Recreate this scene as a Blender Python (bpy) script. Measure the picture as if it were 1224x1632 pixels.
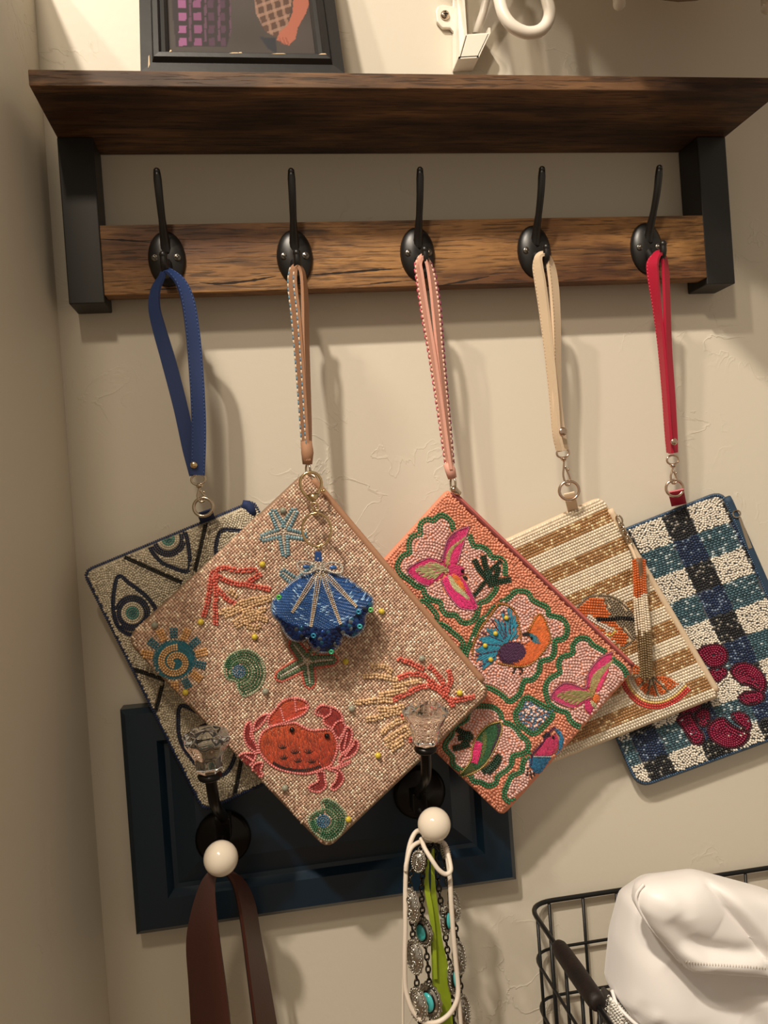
import bpy, math, random
import numpy as np
from mathutils import Vector, Matrix
random.seed(7); rng = np.random.default_rng(7)
scene = bpy.context.scene
for o in list(bpy.data.objects): bpy.data.objects.remove(o)

# ------------------------------------------------------------------ camera
ZO = 1.60                                   # height of the rail's top edge above the floor
FPX, CX, CY = 1287.63, 612.0, 816.0
CAM = np.array([0.1020, -0.6506, -0.2219 + ZO])
YAW, PITCH, ROLL = math.radians(8.688), math.radians(-0.337), math.radians(-4.071)
_f = np.array([math.sin(YAW)*math.cos(PITCH), math.cos(YAW)*math.cos(PITCH), math.sin(PITCH)])
_r0 = np.array([math.cos(YAW), -math.sin(YAW), 0.0]); _u0 = np.cross(_r0, _f)
CR = math.cos(ROLL)*_r0 + math.sin(ROLL)*_u0
CU = -math.sin(ROLL)*_r0 + math.cos(ROLL)*_u0
CF = _f
cam_d = bpy.data.cameras.new('camera'); cam = bpy.data.objects.new('camera', cam_d)
scene.collection.objects.link(cam)
cam_d.sensor_fit = 'VERTICAL'; cam_d.sensor_height = 36.0; cam_d.lens = FPX/1632*36
cam_d.clip_start = 0.02
m = Matrix.Identity(4)
for i in range(3):
    m[i][0] = CR[i]; m[i][1] = CU[i]; m[i][2] = -CF[i]; m[i][3] = CAM[i]
cam.matrix_world = m
scene.camera = cam

# ------------------------------------------------------------------ world, lamps, exposure
w = bpy.data.worlds.new('world'); scene.world = w; w.use_nodes = True
w.node_tree.nodes['Background'].inputs[0].default_value = (1.0, 0.84, 0.64, 1)
w.node_tree.nodes['Background'].inputs[1].default_value = 0.37
def lamp(name, loc, power, size, col):
    d = bpy.data.lights.new(name, 'POINT'); d.energy = power; d.shadow_soft_size = size; d.color = col
    o = bpy.data.objects.new(name, d); scene.collection.objects.link(o); o.location = loc
    return o
LD = np.array([-0.55, -1.0, 1.26]); LB = np.array([0.25, 0, -0.2+ZO])
L1 = LB + LD*1.25
lamp('ceiling_bulb', L1, 136, 0.045, (1.0, 0.885, 0.74))
lamp('ceiling_bulb', L1+np.array([-.42, 0, .0]), 52, 0.05, (1.0, 0.885, 0.74))
lamp('fill_lamp', (-0.08, -0.98, 0.64+ZO), 16, 0.05, (1.0, 0.84, 0.64))  # added second light, placed and tuned as fill for rail and shaded left side
vs = scene.view_settings
vs.view_transform = 'Standard'; vs.look = 'None'; vs.exposure = 0.0; vs.gamma = 1.0; vs.use_curve_mapping = False

# ------------------------------------------------------------------ photo pixels -> points in the room
def rayd(P):
    P = np.atleast_2d(np.asarray(P, float))
    return CF + CR*((P[:, :1]-CX)/FPX) + CU*((CY-P[:, 1:2])/FPX)
def atv(P, Y):                                # on the vertical plane y = Y
    d = rayd(P); return CAM + d*((np.asarray(Y)-CAM[1])/d[:, 1])[:, None]
def at(x, y, Y=0.0): return atv([(x, y)], np.array([Y]))[0]
def atz(x, y, Z):                             # on the level plane z = Z
    d = rayd([(x, y)])[0]; return CAM + d*((Z-CAM[2])/d[2])
def atx(x, y, X):
    d = rayd([(x, y)])[0]; return CAM + d*((X-CAM[0])/d[0])
def zm(pts, ox, oy, s): return [(ox+a/s, oy+b/s) for a, b in pts]

# ------------------------------------------------------------------ materials
MATS = {}
def s2l(c):
    c = np.asarray(c, float)/255.0
    return np.where(c <= 0.04045, c/12.92, ((c+0.055)/1.055)**2.4)
def mat(name, rgb=(200, 200, 200), rough=0.5, metal=0.0, **kw):
    if name in MATS: return MATS[name]
    mt = bpy.data.materials.new(name); mt.use_nodes = True
    b = mt.node_tree.nodes['Principled BSDF']
    b.inputs['Base Color'].default_value = (*s2l(rgb), 1); b.inputs['Roughness'].default_value = rough
    b.inputs['Metallic'].default_value = metal
    for k, v in kw.items(): b.inputs[k.replace('_', ' ')].default_value = v
    MATS[name] = mt; return mt
def nd(mt, typ, **kw):
    n = mt.node_tree.nodes.new(typ)
    for k, v in kw.items():
        if k in n.inputs.keys() if hasattr(n.inputs, 'keys') else False: n.inputs[k].default_value = v
        else: setattr(n, k, v)
    return n
def lk(mt, a, b): mt.node_tree.links.new(a, b)
def bsdf(mt): return mt.node_tree.nodes['Principled BSDF']
def noise_bump(mt, scale, strength, dist=0.001, detail=4, mscale=(1, 1, 1), colvar=None):
    tc = nd(mt, 'ShaderNodeTexCoord'); mp = nd(mt, 'ShaderNodeMapping'); mp.inputs['Scale'].default_value = mscale
    lk(mt, tc.outputs['Object'], mp.inputs['Vector'])
    n = nd(mt, 'ShaderNodeTexNoise'); n.inputs['Scale'].default_value = scale; n.inputs['Detail'].default_value = detail
    lk(mt, mp.outputs[0], n.inputs['Vector'])
    bp = nd(mt, 'ShaderNodeBump'); bp.inputs['Strength'].default_value = strength; bp.inputs['Distance'].default_value = dist
    lk(mt, n.outputs['Fac'], bp.inputs['Height']); lk(mt, bp.outputs[0], bsdf(mt).inputs['Normal'])
    if colvar:
        r = nd(mt, 'ShaderNodeValToRGB')
        r.color_ramp.elements[0].position = .35; r.color_ramp.elements[1].position = .65
        r.color_ramp.elements[0].color = (*s2l(colvar[0]), 1); r.color_ramp.elements[1].color = (*s2l(colvar[1]), 1)
        lk(mt, n.outputs['Fac'], r.inputs[0]); lk(mt, r.outputs[0], bsdf(mt).inputs['Base Color'])
    return mt
def wood(name, ramp, streak, sx=7.0, sy=85.0, knots=True, bump=.35):
    mt = mat(name, rough=.62)
    tc = nd(mt, 'ShaderNodeTexCoord')
    mp = nd(mt, 'ShaderNodeMapping'); mp.inputs['Scale'].default_value = (sx, sy, sy); lk(mt, tc.outputs['Object'], mp.inputs[0])
    n0 = nd(mt, 'ShaderNodeTexNoise'); n0.inputs['Scale'].default_value = 9; n0.inputs['Detail'].default_value = 2
    lk(mt, tc.outputs['Object'], n0.inputs['Vector'])
    add = nd(mt, 'ShaderNodeMixRGB'); add.blend_type = 'ADD'; add.inputs[0].default_value = .8
    lk(mt, mp.outputs[0], add.inputs[1]); lk(mt, n0.outputs['Color'], add.inputs[2])
    n1 = nd(mt, 'ShaderNodeTexNoise'); n1.inputs['Scale'].default_value = 1.6; n1.inputs['Detail'].default_value = 9; n1.inputs['Roughness'].default_value = .68
    lk(mt, add.outputs[0], n1.inputs['Vector'])
    r = nd(mt, 'ShaderNodeValToRGB'); cr = r.color_ramp
    while len(cr.elements) < len(ramp): cr.elements.new(.5)
    for e, (p, c) in zip(cr.elements, ramp): e.position = p; e.color = (*s2l(c), 1)
    lk(mt, n1.outputs['Fac'], r.inputs[0])
    # broad darker stains
    n2 = nd(mt, 'ShaderNodeTexNoise'); n2.inputs['Scale'].default_value = 11; n2.inputs['Detail'].default_value = 5
    mp2 = nd(mt, 'ShaderNodeMapping'); mp2.inputs['Scale'].default_value = (.8, 2.2, 2.2); lk(mt, tc.outputs['Object'], mp2.inputs[0]); lk(mt, mp2.outputs[0], n2.inputs[0])
    r2 = nd(mt, 'ShaderNodeValToRGB'); r2.color_ramp.elements[0].position = .38; r2.color_ramp.elements[1].position = .66
    r2.color_ramp.elements[0].color = (*s2l(streak), 1); r2.color_ramp.elements[1].color = (1, 1, 1, 1); lk(mt, n2.outputs['Fac'], r2.inputs[0])
    mx = nd(mt, 'ShaderNodeMixRGB'); mx.blend_type = 'MULTIPLY'; mx.inputs[0].default_value = .85
    lk(mt, r.outputs[0], mx.inputs[1]); lk(mt, r2.outputs[0], mx.inputs[2])
    # thin dark grain cracks
    mp3 = nd(mt, 'ShaderNodeMapping'); mp3.inputs['Scale'].default_value = (34, 560, 560); lk(mt, tc.outputs['Object'], mp3.inputs[0])
    n3 = nd(mt, 'ShaderNodeTexNoise'); n3.inputs['Scale'].default_value = 1.0; n3.inputs['Detail'].default_value = 3; lk(mt, mp3.outputs[0], n3.inputs[0])
    r3 = nd(mt, 'ShaderNodeValToRGB'); r3.color_ramp.elements[0].position = .38; r3.color_ramp.elements[1].position = .46
    r3.color_ramp.elements[0].color = (.18, .15, .12, 1); r3.color_ramp.elements[1].color = (1, 1, 1, 1); lk(mt, n3.outputs['Fac'], r3.inputs[0])
    mx2 = nd(mt, 'ShaderNodeMixRGB'); mx2.blend_type = 'MULTIPLY'; mx2.inputs[0].default_value = .7
    lk(mt, mx.outputs[0], mx2.inputs[1]); lk(mt, r3.outputs[0], mx2.inputs[2]); lk(mt, mx2.outputs[0], bsdf(mt).inputs['Base Color'])
    bp = nd(mt, 'ShaderNodeBump'); bp.inputs['Strength'].default_value = bump; bp.inputs['Distance'].default_value = .0008
    lk(mt, r3.outputs[0], bp.inputs['Height']); lk(mt, bp.outputs[0], bsdf(mt).inputs['Normal'])
    return mt
def attr_mat(name, rough=.25, metal=1.0, spec=.5, coat=0.0, sheen=0.0):
    mt = mat(name, rough=rough); a = nd(mt, 'ShaderNodeAttribute'); a.attribute_name = 'col'
    lk(mt, a.outputs['Color'], bsdf(mt).inputs['Base Color'])
    mu = nd(mt, 'ShaderNodeMath'); mu.operation = 'MULTIPLY'; mu.inputs[1].default_value = metal
    lk(mt, a.outputs['Alpha'], mu.inputs[0]); lk(mt, mu.outputs[0], bsdf(mt).inputs['Metallic'])
    b = bsdf(mt); b.inputs['Specular IOR Level'].default_value = spec; b.inputs['Coat Weight'].default_value = coat; b.inputs['Sheen Weight'].default_value = sheen
    b.inputs['Coat Roughness'].default_value = .1
    return mt
BEAD = attr_mat('seed_bead_glass', .28, .65, .5, .25)
THREAD = attr_mat('embroidery_thread', .55, .5, .4, 0, .3)
WEAVE = attr_mat('metallic_linen_weave', .42, .6, .5)
def wall_paint():
    mt = mat('wall_paint', (216, 208, 192), .5)
    tc = nd(mt, 'ShaderNodeTexCoord')
    n1 = nd(mt, 'ShaderNodeTexNoise'); n1.inputs['Scale'].default_value = 170; n1.inputs['Detail'].default_value = 3; lk(mt, tc.outputs['Object'], n1.inputs[0])
    # sparse trowel ridges: thin contour lines of a noise field, only inside scattered patches
    n2 = nd(mt, 'ShaderNodeTexNoise'); n2.inputs['Scale'].default_value = 26; n2.inputs['Detail'].default_value = 4; n2.inputs['Distortion'].default_value = .6; lk(mt, tc.outputs['Object'], n2.inputs[0])
    r2 = nd(mt, 'ShaderNodeValToRGB'); cr = r2.color_ramp; cr.elements[0].position = .470; cr.elements[0].color = (0, 0, 0, 1)
    cr.elements[1].position = .500; cr.elements[1].color = (1, 1, 1, 1); e = cr.elements.new(.506); e.color = (0, 0, 0, 1); lk(mt, n2.outputs['Fac'], r2.inputs[0])
    n3 = nd(mt, 'ShaderNodeTexNoise'); n3.inputs['Scale'].default_value = 9; n3.inputs['Detail'].default_value = 1; lk(mt, tc.outputs['Object'], n3.inputs[0])
    r3 = nd(mt, 'ShaderNodeValToRGB'); r3.color_ramp.elements[0].position = .55; r3.color_ramp.elements[1].position = .68; lk(mt, n3.outputs['Fac'], r3.inputs[0])
    mu = nd(mt, 'ShaderNodeMath'); mu.operation = 'MULTIPLY'; lk(mt, r2.outputs[0], mu.inputs[0]); lk(mt, r3.outputs[0], mu.inputs[1])
    sc = nd(mt, 'ShaderNodeMath'); sc.operation = 'MULTIPLY'; sc.inputs[1].default_value = .35; lk(mt, n1.outputs['Fac'], sc.inputs[0])
    ad = nd(mt, 'ShaderNodeMath'); ad.operation = 'ADD'; lk(mt, mu.outputs[0], ad.inputs[0]); lk(mt, sc.outputs[0], ad.inputs[1])
    bp = nd(mt, 'ShaderNodeBump'); bp.inputs['Strength'].default_value = .5; bp.inputs['Distance'].default_value = .0007
    lk(mt, ad.outputs[0], bp.inputs['Height']); lk(mt, bp.outputs[0], bsdf(mt).inputs['Normal'])
    return mt
WALL = wall_paint()
RAILWOOD = wood('rustic_brown_wood', [(.30, (72, 49, 29)), (.43, (128, 90, 50)), (.55, (170, 124, 72)), (.70, (132, 92, 52))], (118, 84, 60))
SHELFWOOD = wood('dark_brown_wood', [(.30, (58, 40, 28)), (.45, (102, 72, 46)), (.56, (134, 97, 62)), (.72, (104, 73, 48))], (112, 86, 68), 4.0, 60.0)
BLACKM = mat('satin_black_metal', (22, 20, 19), .38, .0)
BLACKB = mat('black_bracket_paint', (27, 25, 24), .5)
SCREWM = mat('blackened_screw_steel', (120, 115, 108), .3, .9)
NICKEL = mat('polished_nickel', (205, 190, 170), .18, 1.0)
GOLD = mat('pale_gold_metal', (222, 196, 150), .2, 1.0)
ROSEM = mat('rose_nickel', (214, 190, 170), .2, 1.0)
BRONZE = mat('dark_bronze', (22, 18, 16), .3, .6)
CERAMIC = mat('white_ceramic', (228, 216, 198), .12)
WHITEP = mat('white_powder_coat', (236, 228, 215), .35)
GLASS = mat('clear_glass', (255, 255, 255), .0, 0, Transmission_Weight=1.0, IOR=1.5)
NAVYP = noise_bump(mat('navy_satin_paint', (9, 33, 50), .33), 60, .12)
WIRE = mat('black_wire', (20, 20, 20), .4, .3)
SATIN = mat('white_satin', (240, 236, 234), .46, 0, Sheen_Weight=.4)
LEATHER = noise_bump(mat('brown_leather', (72, 37, 29), .42), 900, .25, .0004)
LEATHER_IN = noise_bump(mat('dark_suede', (30, 20, 17), .8), 900, .3, .0004)
SILVER = mat('antique_silver', (190, 186, 178), .25, 1.0)
DARKSIL = mat('oxidised_chain', (70, 66, 60), .35, 1.0)
TURQ = mat('turquoise_stone', (70, 176, 178), .2)
LIME = noise_bump(mat('lime_ribbon', (150, 172, 40), .5), 1200, .2, .0003)
CORD = mat('white_cord', (225, 212, 196), .5)

# ------------------------------------------------------------------ mesh helpers
def obj(name, V, F, mt, parent=None, smooth=True, bevel=0.0, solid=0.0, sub=0, autosmooth=None):
    me = bpy.data.meshes.new(name)
    me.from_pydata([tuple(map(float, v)) for v in V], [], [tuple(int(i) for i in f) for f in F]); me.validate()
    if mt: me.materials.append(mt)
    me.polygons.foreach_set('use_smooth', [bool(smooth)]*len(me.polygons))
    if autosmooth is not None: me.set_sharp_from_angle(angle=math.radians(autosmooth))
    o = bpy.data.objects.new(name, me); scene.collection.objects.link(o)
    if parent: put(o, parent)
    if solid:
        md = o.modifiers.new('s', 'SOLIDIFY'); md.thickness = solid; md.offset = 0
    if bevel:
        md = o.modifiers.new('b', 'BEVEL'); md.width = bevel; md.segments = 2; md.limit_method = 'ANGLE'
    if sub:
        md = o.modifiers.new('u', 'SUBSURF'); md.levels = sub; md.render_levels = sub
    return o
def put(o, parent):
    o.parent = parent
    o.matrix_parent_inverse = Matrix.Translation(-wloc(parent))
def wloc(p):
    return p.location + ((wloc(p.parent)+p.matrix_parent_inverse.to_translation()) if p.parent else Vector((0, 0, 0)))
def tag(o, label, cat, group=None):
    o['label'] = label; o['category'] = cat
    if group: o['group'] = group
    return o
def thing(name, label, cat, loc, group=None):
    o = bpy.data.objects.new(name, None); scene.collection.objects.link(o); o.location = tuple(map(float, loc))
    o.empty_display_size = .02
    return tag(o, label, cat, group)
def struct(o): o['kind'] = 'structure'; return o
class MB:
    def __init__(s): s.V = []; s.F = []
    def add(s, V, F):
        n = len(s.V); s.V += [tuple(v) for v in V]; s.F += [tuple(i+n for i in f) for f in F]; return s
    def box(s, a, b):
        x0, y0, z0 = a; x1, y1, z1 = b
        V = [(x, y, z) for x in (x0, x1) for y in (y0, y1) for z in (z0, z1)]
        return s.add(V, [(0, 1, 3, 2), (4, 6, 7, 5), (0, 4, 5, 1), (2, 3, 7, 6), (0, 2, 6, 4), (1, 5, 7, 3)])
    def tube(s, P, r, seg=10, closed=False, sx=1.0):
        P = np.asarray(P, float); n = len(P); r = np.broadcast_to(np.asarray(r, float), (n,))
        T = np.zeros_like(P)
        for i in range(n):
            a = P[(i-1) % n] if (closed or i > 0) else P[i]; b = P[(i+1) % n] if (closed or i < n-1) else P[i]
            t = b-a; T[i] = t/(np.linalg.norm(t)+1e-12)
        u = np.cross(T[0], (0.31, 0.17, 0.93)); u /= np.linalg.norm(u); V = []
        for i in range(n):
            u = u-T[i]*(u@T[i]); u /= np.linalg.norm(u)+1e-12; v = np.cross(T[i], u)
            for k in range(seg):
                a = 2*math.pi*k/seg; V.append(P[i]+r[i]*(math.cos(a)*u*sx+math.sin(a)*v))
        F = []
        for i in range(n if closed else n-1):
            j = (i+1) % n
            for k in range(seg): F.append((i*seg+k, i*seg+(k+1) % seg, j*seg+(k+1) % seg, j*seg+k))
        if not closed: F += [tuple(range(seg))[::-1], tuple((n-1)*seg+k for k in range(seg))]
        return s.add(V, F)
    def lathe(s, c, axis, prof, seg=20, flute=0.0, nf=8):   # prof: (radius, along axis)
        c = np.asarray(c, float); ax = np.asarray(axis, float); ax /= np.linalg.norm(ax)
        u = np.cross(ax, (0.2, 0.9, 0.1)); u /= np.linalg.norm(u); v = np.cross(ax, u); V = []; F = []
        for r, h in prof:
            for k in range(seg):
                a = 2*math.pi*k/seg; rr = r*(1-flute*abs(math.sin(nf*a/2)) if flute else 1)
                V.append(c+ax*h+rr*(math.cos(a)*u+math.sin(a)*v))
        for i in range(len(prof)-1):
            for k in range(seg): F.append((i*seg+k, i*seg+(k+1) % seg, (i+1)*seg+(k+1) % seg, (i+1)*seg+k))
        F += [tuple(range(seg))[::-1], tuple((len(prof)-1)*seg+k for k in range(seg))]
        return s.add(V, F)
    def ball(s, c, r, seg=12, sc=(1, 1, 1)):
        h = max(4, seg//2)
        prof = [(max(1e-5, math.sin(math.pi*i/h)), -math.cos(math.pi*i/h)) for i in range(h+1)]
        t = MB(); t.lathe((0, 0, 0), (0, 0, 1), prof, seg)
        return s.add([(c[0]+x*r*sc[0], c[1]+y*r*sc[1], c[2]+z*r*sc[2]) for x, y, z in t.V], t.F)
    def torus(s, c, R, r, normal=(0, 1, 0), seg=20, ss=8, sc=(1, 1), up=(0, 0, 1)):
        nrm = np.asarray(normal, float); nrm /= np.linalg.norm(nrm); up = np.asarray(up, float)
        v = up-nrm*(up@nrm); v /= np.linalg.norm(v); u = np.cross(v, nrm)
        P = [np.asarray(c)+R*(math.cos(t)*u*sc[0]+math.sin(t)*v*sc[1]) for t in np.linspace(0, 2*math.pi, seg, endpoint=False)]
        return s.tube(P, r, ss, True)
    def prism(s, F3, B3):                     # front and back loops of the same length
        n = len(F3)
        return s.add(list(F3)+list(B3), [tuple(range(n)), tuple(range(2*n-1, n-1, -1))]+[(i, i+n, (i+1) % n+n, (i+1) % n) for i in range(n)])
    def build(s, name, mt, parent=None, **kw): return obj(name, s.V, s.F, mt, parent, **kw)
def ribbon(C, Wd, t):
    """strip along C (n,3) with half-width vectors Wd (n,3) and thickness t"""
    C = np.asarray(C, float); Wd = np.asarray(Wd, float); n = len(C); V = []; F = []
    for i in range(n):
        tan = C[min(i+1, n-1)]-C[max(i-1, 0)]; nn = np.cross(tan, Wd[i]); nn = nn/(np.linalg.norm(nn)+1e-12)*t/2
        V += [C[i]-Wd[i]-nn, C[i]+Wd[i]-nn, C[i]+Wd[i]+nn, C[i]-Wd[i]+nn]
    for i in range(n-1):
        for k in range(4): F.append((4*i+k, 4*i+(k+1) % 4, 4*i+4+(k+1) % 4, 4*i+4+k))
    F += [(3, 2, 1, 0), (4*n-4, 4*n-3, 4*n-2, 4*n-1)]
    return V, F
def cat(P, closed=False, step=None, n=8):
    """Catmull-Rom curve through P, resampled at even steps when step is given"""
    P = np.asarray(P, float); N = len(P); out = []
    for i in range(N if closed else N-1):
        p0 = P[(i-1) % N] if closed or i > 0 else 2*P[0]-P[1]; p1 = P[i]; p2 = P[(i+1) % N]
        p3 = P[(i+2) % N] if closed or i+2 < N else 2*P[-1]-P[-2]
        for t in np.linspace(0, 1, n, endpoint=False):
            out.append(.5*((2*p1)+(-p0+p2)*t+(2*p0-5*p1+4*p2-p3)*t*t+(-p0+3*p1-3*p2+p3)*t**3))
    if not closed: out.append(P[-1])
    out = np.array(out)
    return resample(out, step, closed) if step else out
def resample(P, step, closed=False):
    if closed: P = np.vstack([P, P[:1]])
    d = np.r_[0, np.cumsum(np.linalg.norm(np.diff(P, axis=0), axis=1))]
    n = max(2, int(round(d[-1]/step))+(0 if closed else 1)); t = np.linspace(0, d[-1], n, endpoint=not closed)
    return np.stack([np.interp(t, d, P[:, k]) for k in range(P.shape[1])], 1)
def round_poly(P, R, n=6):
    out = []; N = len(P); R = [R]*N if np.isscalar(R) else R
    for i in range(N):
        a, b, c = (np.asarray(P[(i+k) % N], float) for k in (-1, 0, 1))
        u = (a-b)/np.linalg.norm(a-b); v = (c-b)/np.linalg.norm(c-b)
        p, q = b+u*R[i], b+v*R[i]
        for t in np.linspace(0, 1, n): out.append((1-t)**2*p+2*t*(1-t)*b+t*t*q)
    return np.array(out)
def inpoly(P, poly):
    P = np.atleast_2d(P); poly = np.asarray(poly); x, y = P[:, 0], P[:, 1]; r = np.zeros(len(P), bool); j = len(poly)-1
    for i in range(len(poly)):
        xi, yi = poly[i]; xj, yj = poly[j]
        c = ((yi > y) != (yj > y)) & (x < (xj-xi)*(y-yi)/(yj-yi+1e-12)+xi); r ^= c; j = i
    return r

# ------------------------------------------------------------------ bead work
_t = []; SEG = 8
for rr, hh in ((1.0, -.15), (.84, .62)):
    for k in range(SEG):
        a = 2*math.pi*(k+.5)/SEG; ca, sa = math.cos(a), math.sin(a)
        _t.append((rr*math.copysign(abs(ca)**.75, ca), rr*math.copysign(abs(sa)**.75, sa), hh))
_t.append((0, 0, 1.0)); TEMP = np.array(_t)
TF = [(k, (k+1) % SEG, SEG+(k+1) % SEG) for k in range(SEG)]+[(k, SEG+(k+1) % SEG, SEG+k) for k in range(SEG)]+[(SEG+k, SEG+(k+1) % SEG, 2*SEG) for k in range(SEG)]
TF = np.array(TF)
class Beads:
    def __init__(s): s.P = []; s.A = []; s.S = []; s.C = []
    def put(s, P, ang, L, W, H, col, jit=.12):
        P = np.atleast_2d(P); n = len(P)
        if n == 0: return s
        c = np.array([(*s2l(col[:3]), col[3] if len(col) > 3 else 0.0)]*n) if not isinstance(col, np.ndarray) else col.copy()
        c[:, :3] *= np.clip(1+rng.normal(0, jit, (n, 1)), .5, 1.6)
        s.P.append(P); s.A.append(np.broadcast_to(np.asarray(ang, float), (n,)).copy())
        s.S.append(np.stack([np.broadcast_to(np.asarray(v, float), (n,)) for v in (L, W, H)], 1)); s.C.append(c)
        return s
    def n(s): return sum(map(len, s.P))
def emit(name, B, surf, mt, parent=None, lift=0.0, kind=None, label=None):
    if B.n() == 0: return None
    P = np.vstack(B.P); A = np.concatenate(B.A); S = np.vstack(B.S); C = np.vstack(B.C)
    da = np.stack([np.cos(A), np.sin(A)], 1); db = np.stack([-np.sin(A), np.cos(A)], 1)
    L, W, H = S[:, :1], S[:, 1:2], S[:, 2:3]
    c = surf(P); a = (surf(P+da*L/2)-surf(P-da*L/2))/2; b = (surf(P+db*W/2)-surf(P-db*W/2))/2
    mpp = np.linalg.norm(a, axis=1, keepdims=True)/(L/2)
    n = np.cross(a, b); n /= np.linalg.norm(n, axis=1, keepdims=True)+1e-12; n *= -np.sign(n[:, 1:2]+1e-9)
    c = c+n*mpp*lift; n = n*H*mpp
    V = c[:, None, :]+TEMP[None, :, :1]*a[:, None, :]+TEMP[None, :, 1:2]*b[:, None, :]+TEMP[None, :, 2:3]*n[:, None, :]
    N = len(P); nt = len(TEMP)
    F = (TF[None]+(np.arange(N)*nt)[:, None, None]).reshape(-1, 3)
    flip = (np.einsum('ij,ij->i', np.cross(a, b), n) < 0)
    F = F.reshape(N, -1, 3); F[flip] = F[flip][:, :, ::-1]; F = F.reshape(-1, 3)
    me = bpy.data.meshes.new(name)
    me.vertices.add(N*nt); me.vertices.foreach_set('co', V.reshape(-1).astype(np.float32))
    me.loops.add(F.size); me.loops.foreach_set('vertex_index', F.reshape(-1).astype(np.int32))
    me.polygons.add(len(F)); me.polygons.foreach_set('loop_start', np.arange(0, F.size, 3, dtype=np.int32)); me.polygons.foreach_set('loop_total', np.full(len(F), 3, np.int32))
    me.polygons.foreach_set('use_smooth', np.ones(len(F), bool))
    at_ = me.attributes.new('col', 'FLOAT_COLOR', 'POINT'); at_.data.foreach_set('color', np.repeat(C, nt, 0).reshape(-1).astype(np.float32))
    me.update(); me.validate(); me.materials.append(mt)
    o = bpy.data.objects.new(name, me); scene.collection.objects.link(o)
    if parent: put(o, parent)
    if kind: o['kind'] = kind
    if label: o['label'] = label
    return o
class Bag:
    """a flat zipped pouch: rounded outline traced on its own plane, softly filled"""
    def __init__(s, corners, R, Yc, T, p=9, wav=.0012, seed=1):
        s.px = resample(round_poly(corners, R, 8), 7.0, True); s.Yc = Yc; s.T = T; s.p = p; s.wav = wav; s.seed = seed
        W = atv(s.px, np.full(len(s.px), Yc)); s.W = W[:, [0, 2]]; s.c = s.W.mean(0)
        e = np.roll(s.W, -1, 0)-s.W; n = np.stack([e[:, 1], -e[:, 0]], 1); n /= np.linalg.norm(n, axis=1, keepdims=True)+1e-12
        d = np.einsum('ij,ij->i', s.W-s.c, n); s.g = (n*np.sign(d)[:, None])/np.abs(d)[:, None]
        s.occ = {}
    def gauge(s, X): return np.max((X-s.c)@s.g.T, axis=1)
    def height(s, X):
        q = np.clip(s.gauge(X), 0, 1); f = np.sqrt(np.clip(1-q**s.p, 0, 1))
        w = s.wav*(np.sin(X[:, 0]*43+s.seed)*np.sin(X[:, 1]*37+2*s.seed)+.6*np.sin(X[:, 0]*71-X[:, 1]*53+s.seed*3))*(1-q)
        return s.T/2*(.12+.88*f)+w
    def surf(s, P):
        Y = np.full(len(P), s.Yc-s.T/2)
        for _ in range(2):
            X = atv(P, Y); Y = s.Yc-s.height(X[:, [0, 2]])
        return atv(P, Y)
    def body(s, name, mt, parent):
        n = len(s.W); V = []; F = []; K = [1, .985, .955, .91, .85, .78, .7, .6, .5, .4, .3, .2, .1]
        for side in (1, -1):
            for k in K:
                X = s.c+(s.W-s.c)*k; h = s.height(X)
                for x, y in zip(X, h): V.append((x[0], s.Yc-side*((y-.0003) if side == 1 else min(y, s.T/2)), x[1]))
            h = s.height(s.c[None])[0]; V.append((s.c[0], s.Yc-side*h, s.c[1]))
        m_ = n*len(K)+1
        for q in range(2):
            o = q*m_
            for i in range(len(K)-1):
                for k in range(n):
                    f = (o+i*n+k, o+i*n+(k+1) % n, o+(i+1)*n+(k+1) % n, o+(i+1)*n+k); F.append(f if q else f[::-1])
            for k in range(n):
                f = (o+(len(K)-1)*n+k, o+(len(K)-1)*n+(k+1) % n, o+m_-1); F.append(f if q else f[::-1])
        for k in range(n): F.append((k, (k+1) % n, m_+(k+1) % n, m_+k))
        return obj(name, V, F, mt, parent)
    # --- placing beads in photo pixels; a bead is refused where another one already lies
    def free(s, P, r, mark=True):
        keep = []; cs = 4.0
        for x, y in P:
            i, j = int(x//cs), int(y//cs); ok = True
            for a in range(i-2, i+3):
                for b in range(j-2, j+3):
                    for qx, qy, qr in s.occ.get((a, b), ()):
                        if (qx-x)**2+(qy-y)**2 < (min(r, qr)*.5+max(r, qr)*.5)**2: ok = False; break
                    if not ok: break
                if not ok: break
            keep.append(ok)
            if ok and mark: s.occ.setdefault((i, j), []).append((x, y, r))
        return np.array(keep, bool)
    def clip(s, P, m=.985):
        if len(P) == 0: return np.zeros(0, bool)
        return s.gauge(atv(P, np.full(len(P), s.Yc))[:, [0, 2]]) < m
    def stroke(s, B, pts, col, d=4.2, w=4.6, h=2.0, rows=(0,), closed=False, check=True, smooth=True, jit=.12):
        P0 = cat(pts, closed, 1.0) if smooth else resample(np.asarray(pts, float), 1.0, closed)
        T = np.gradient(P0, axis=0); T /= np.linalg.norm(T, axis=1, keepdims=True)+1e-9; N = np.stack([-T[:, 1], T[:, 0]], 1)
        for k, r in enumerate(rows):
            Q = resample(P0+N*r, d, closed); t = np.gradient(Q, axis=0); ang = np.arctan2(t[:, 1], t[:, 0])
            ok = s.clip(Q)
            if check: ok &= s.free(Q, min(d, w)*.72)
            else: s.free(Q, min(d, w)*.72)
            B.put(Q[ok], ang[ok], d*.98, w*.98, h, col[k] if isinstance(col, list) else col, jit)
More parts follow.
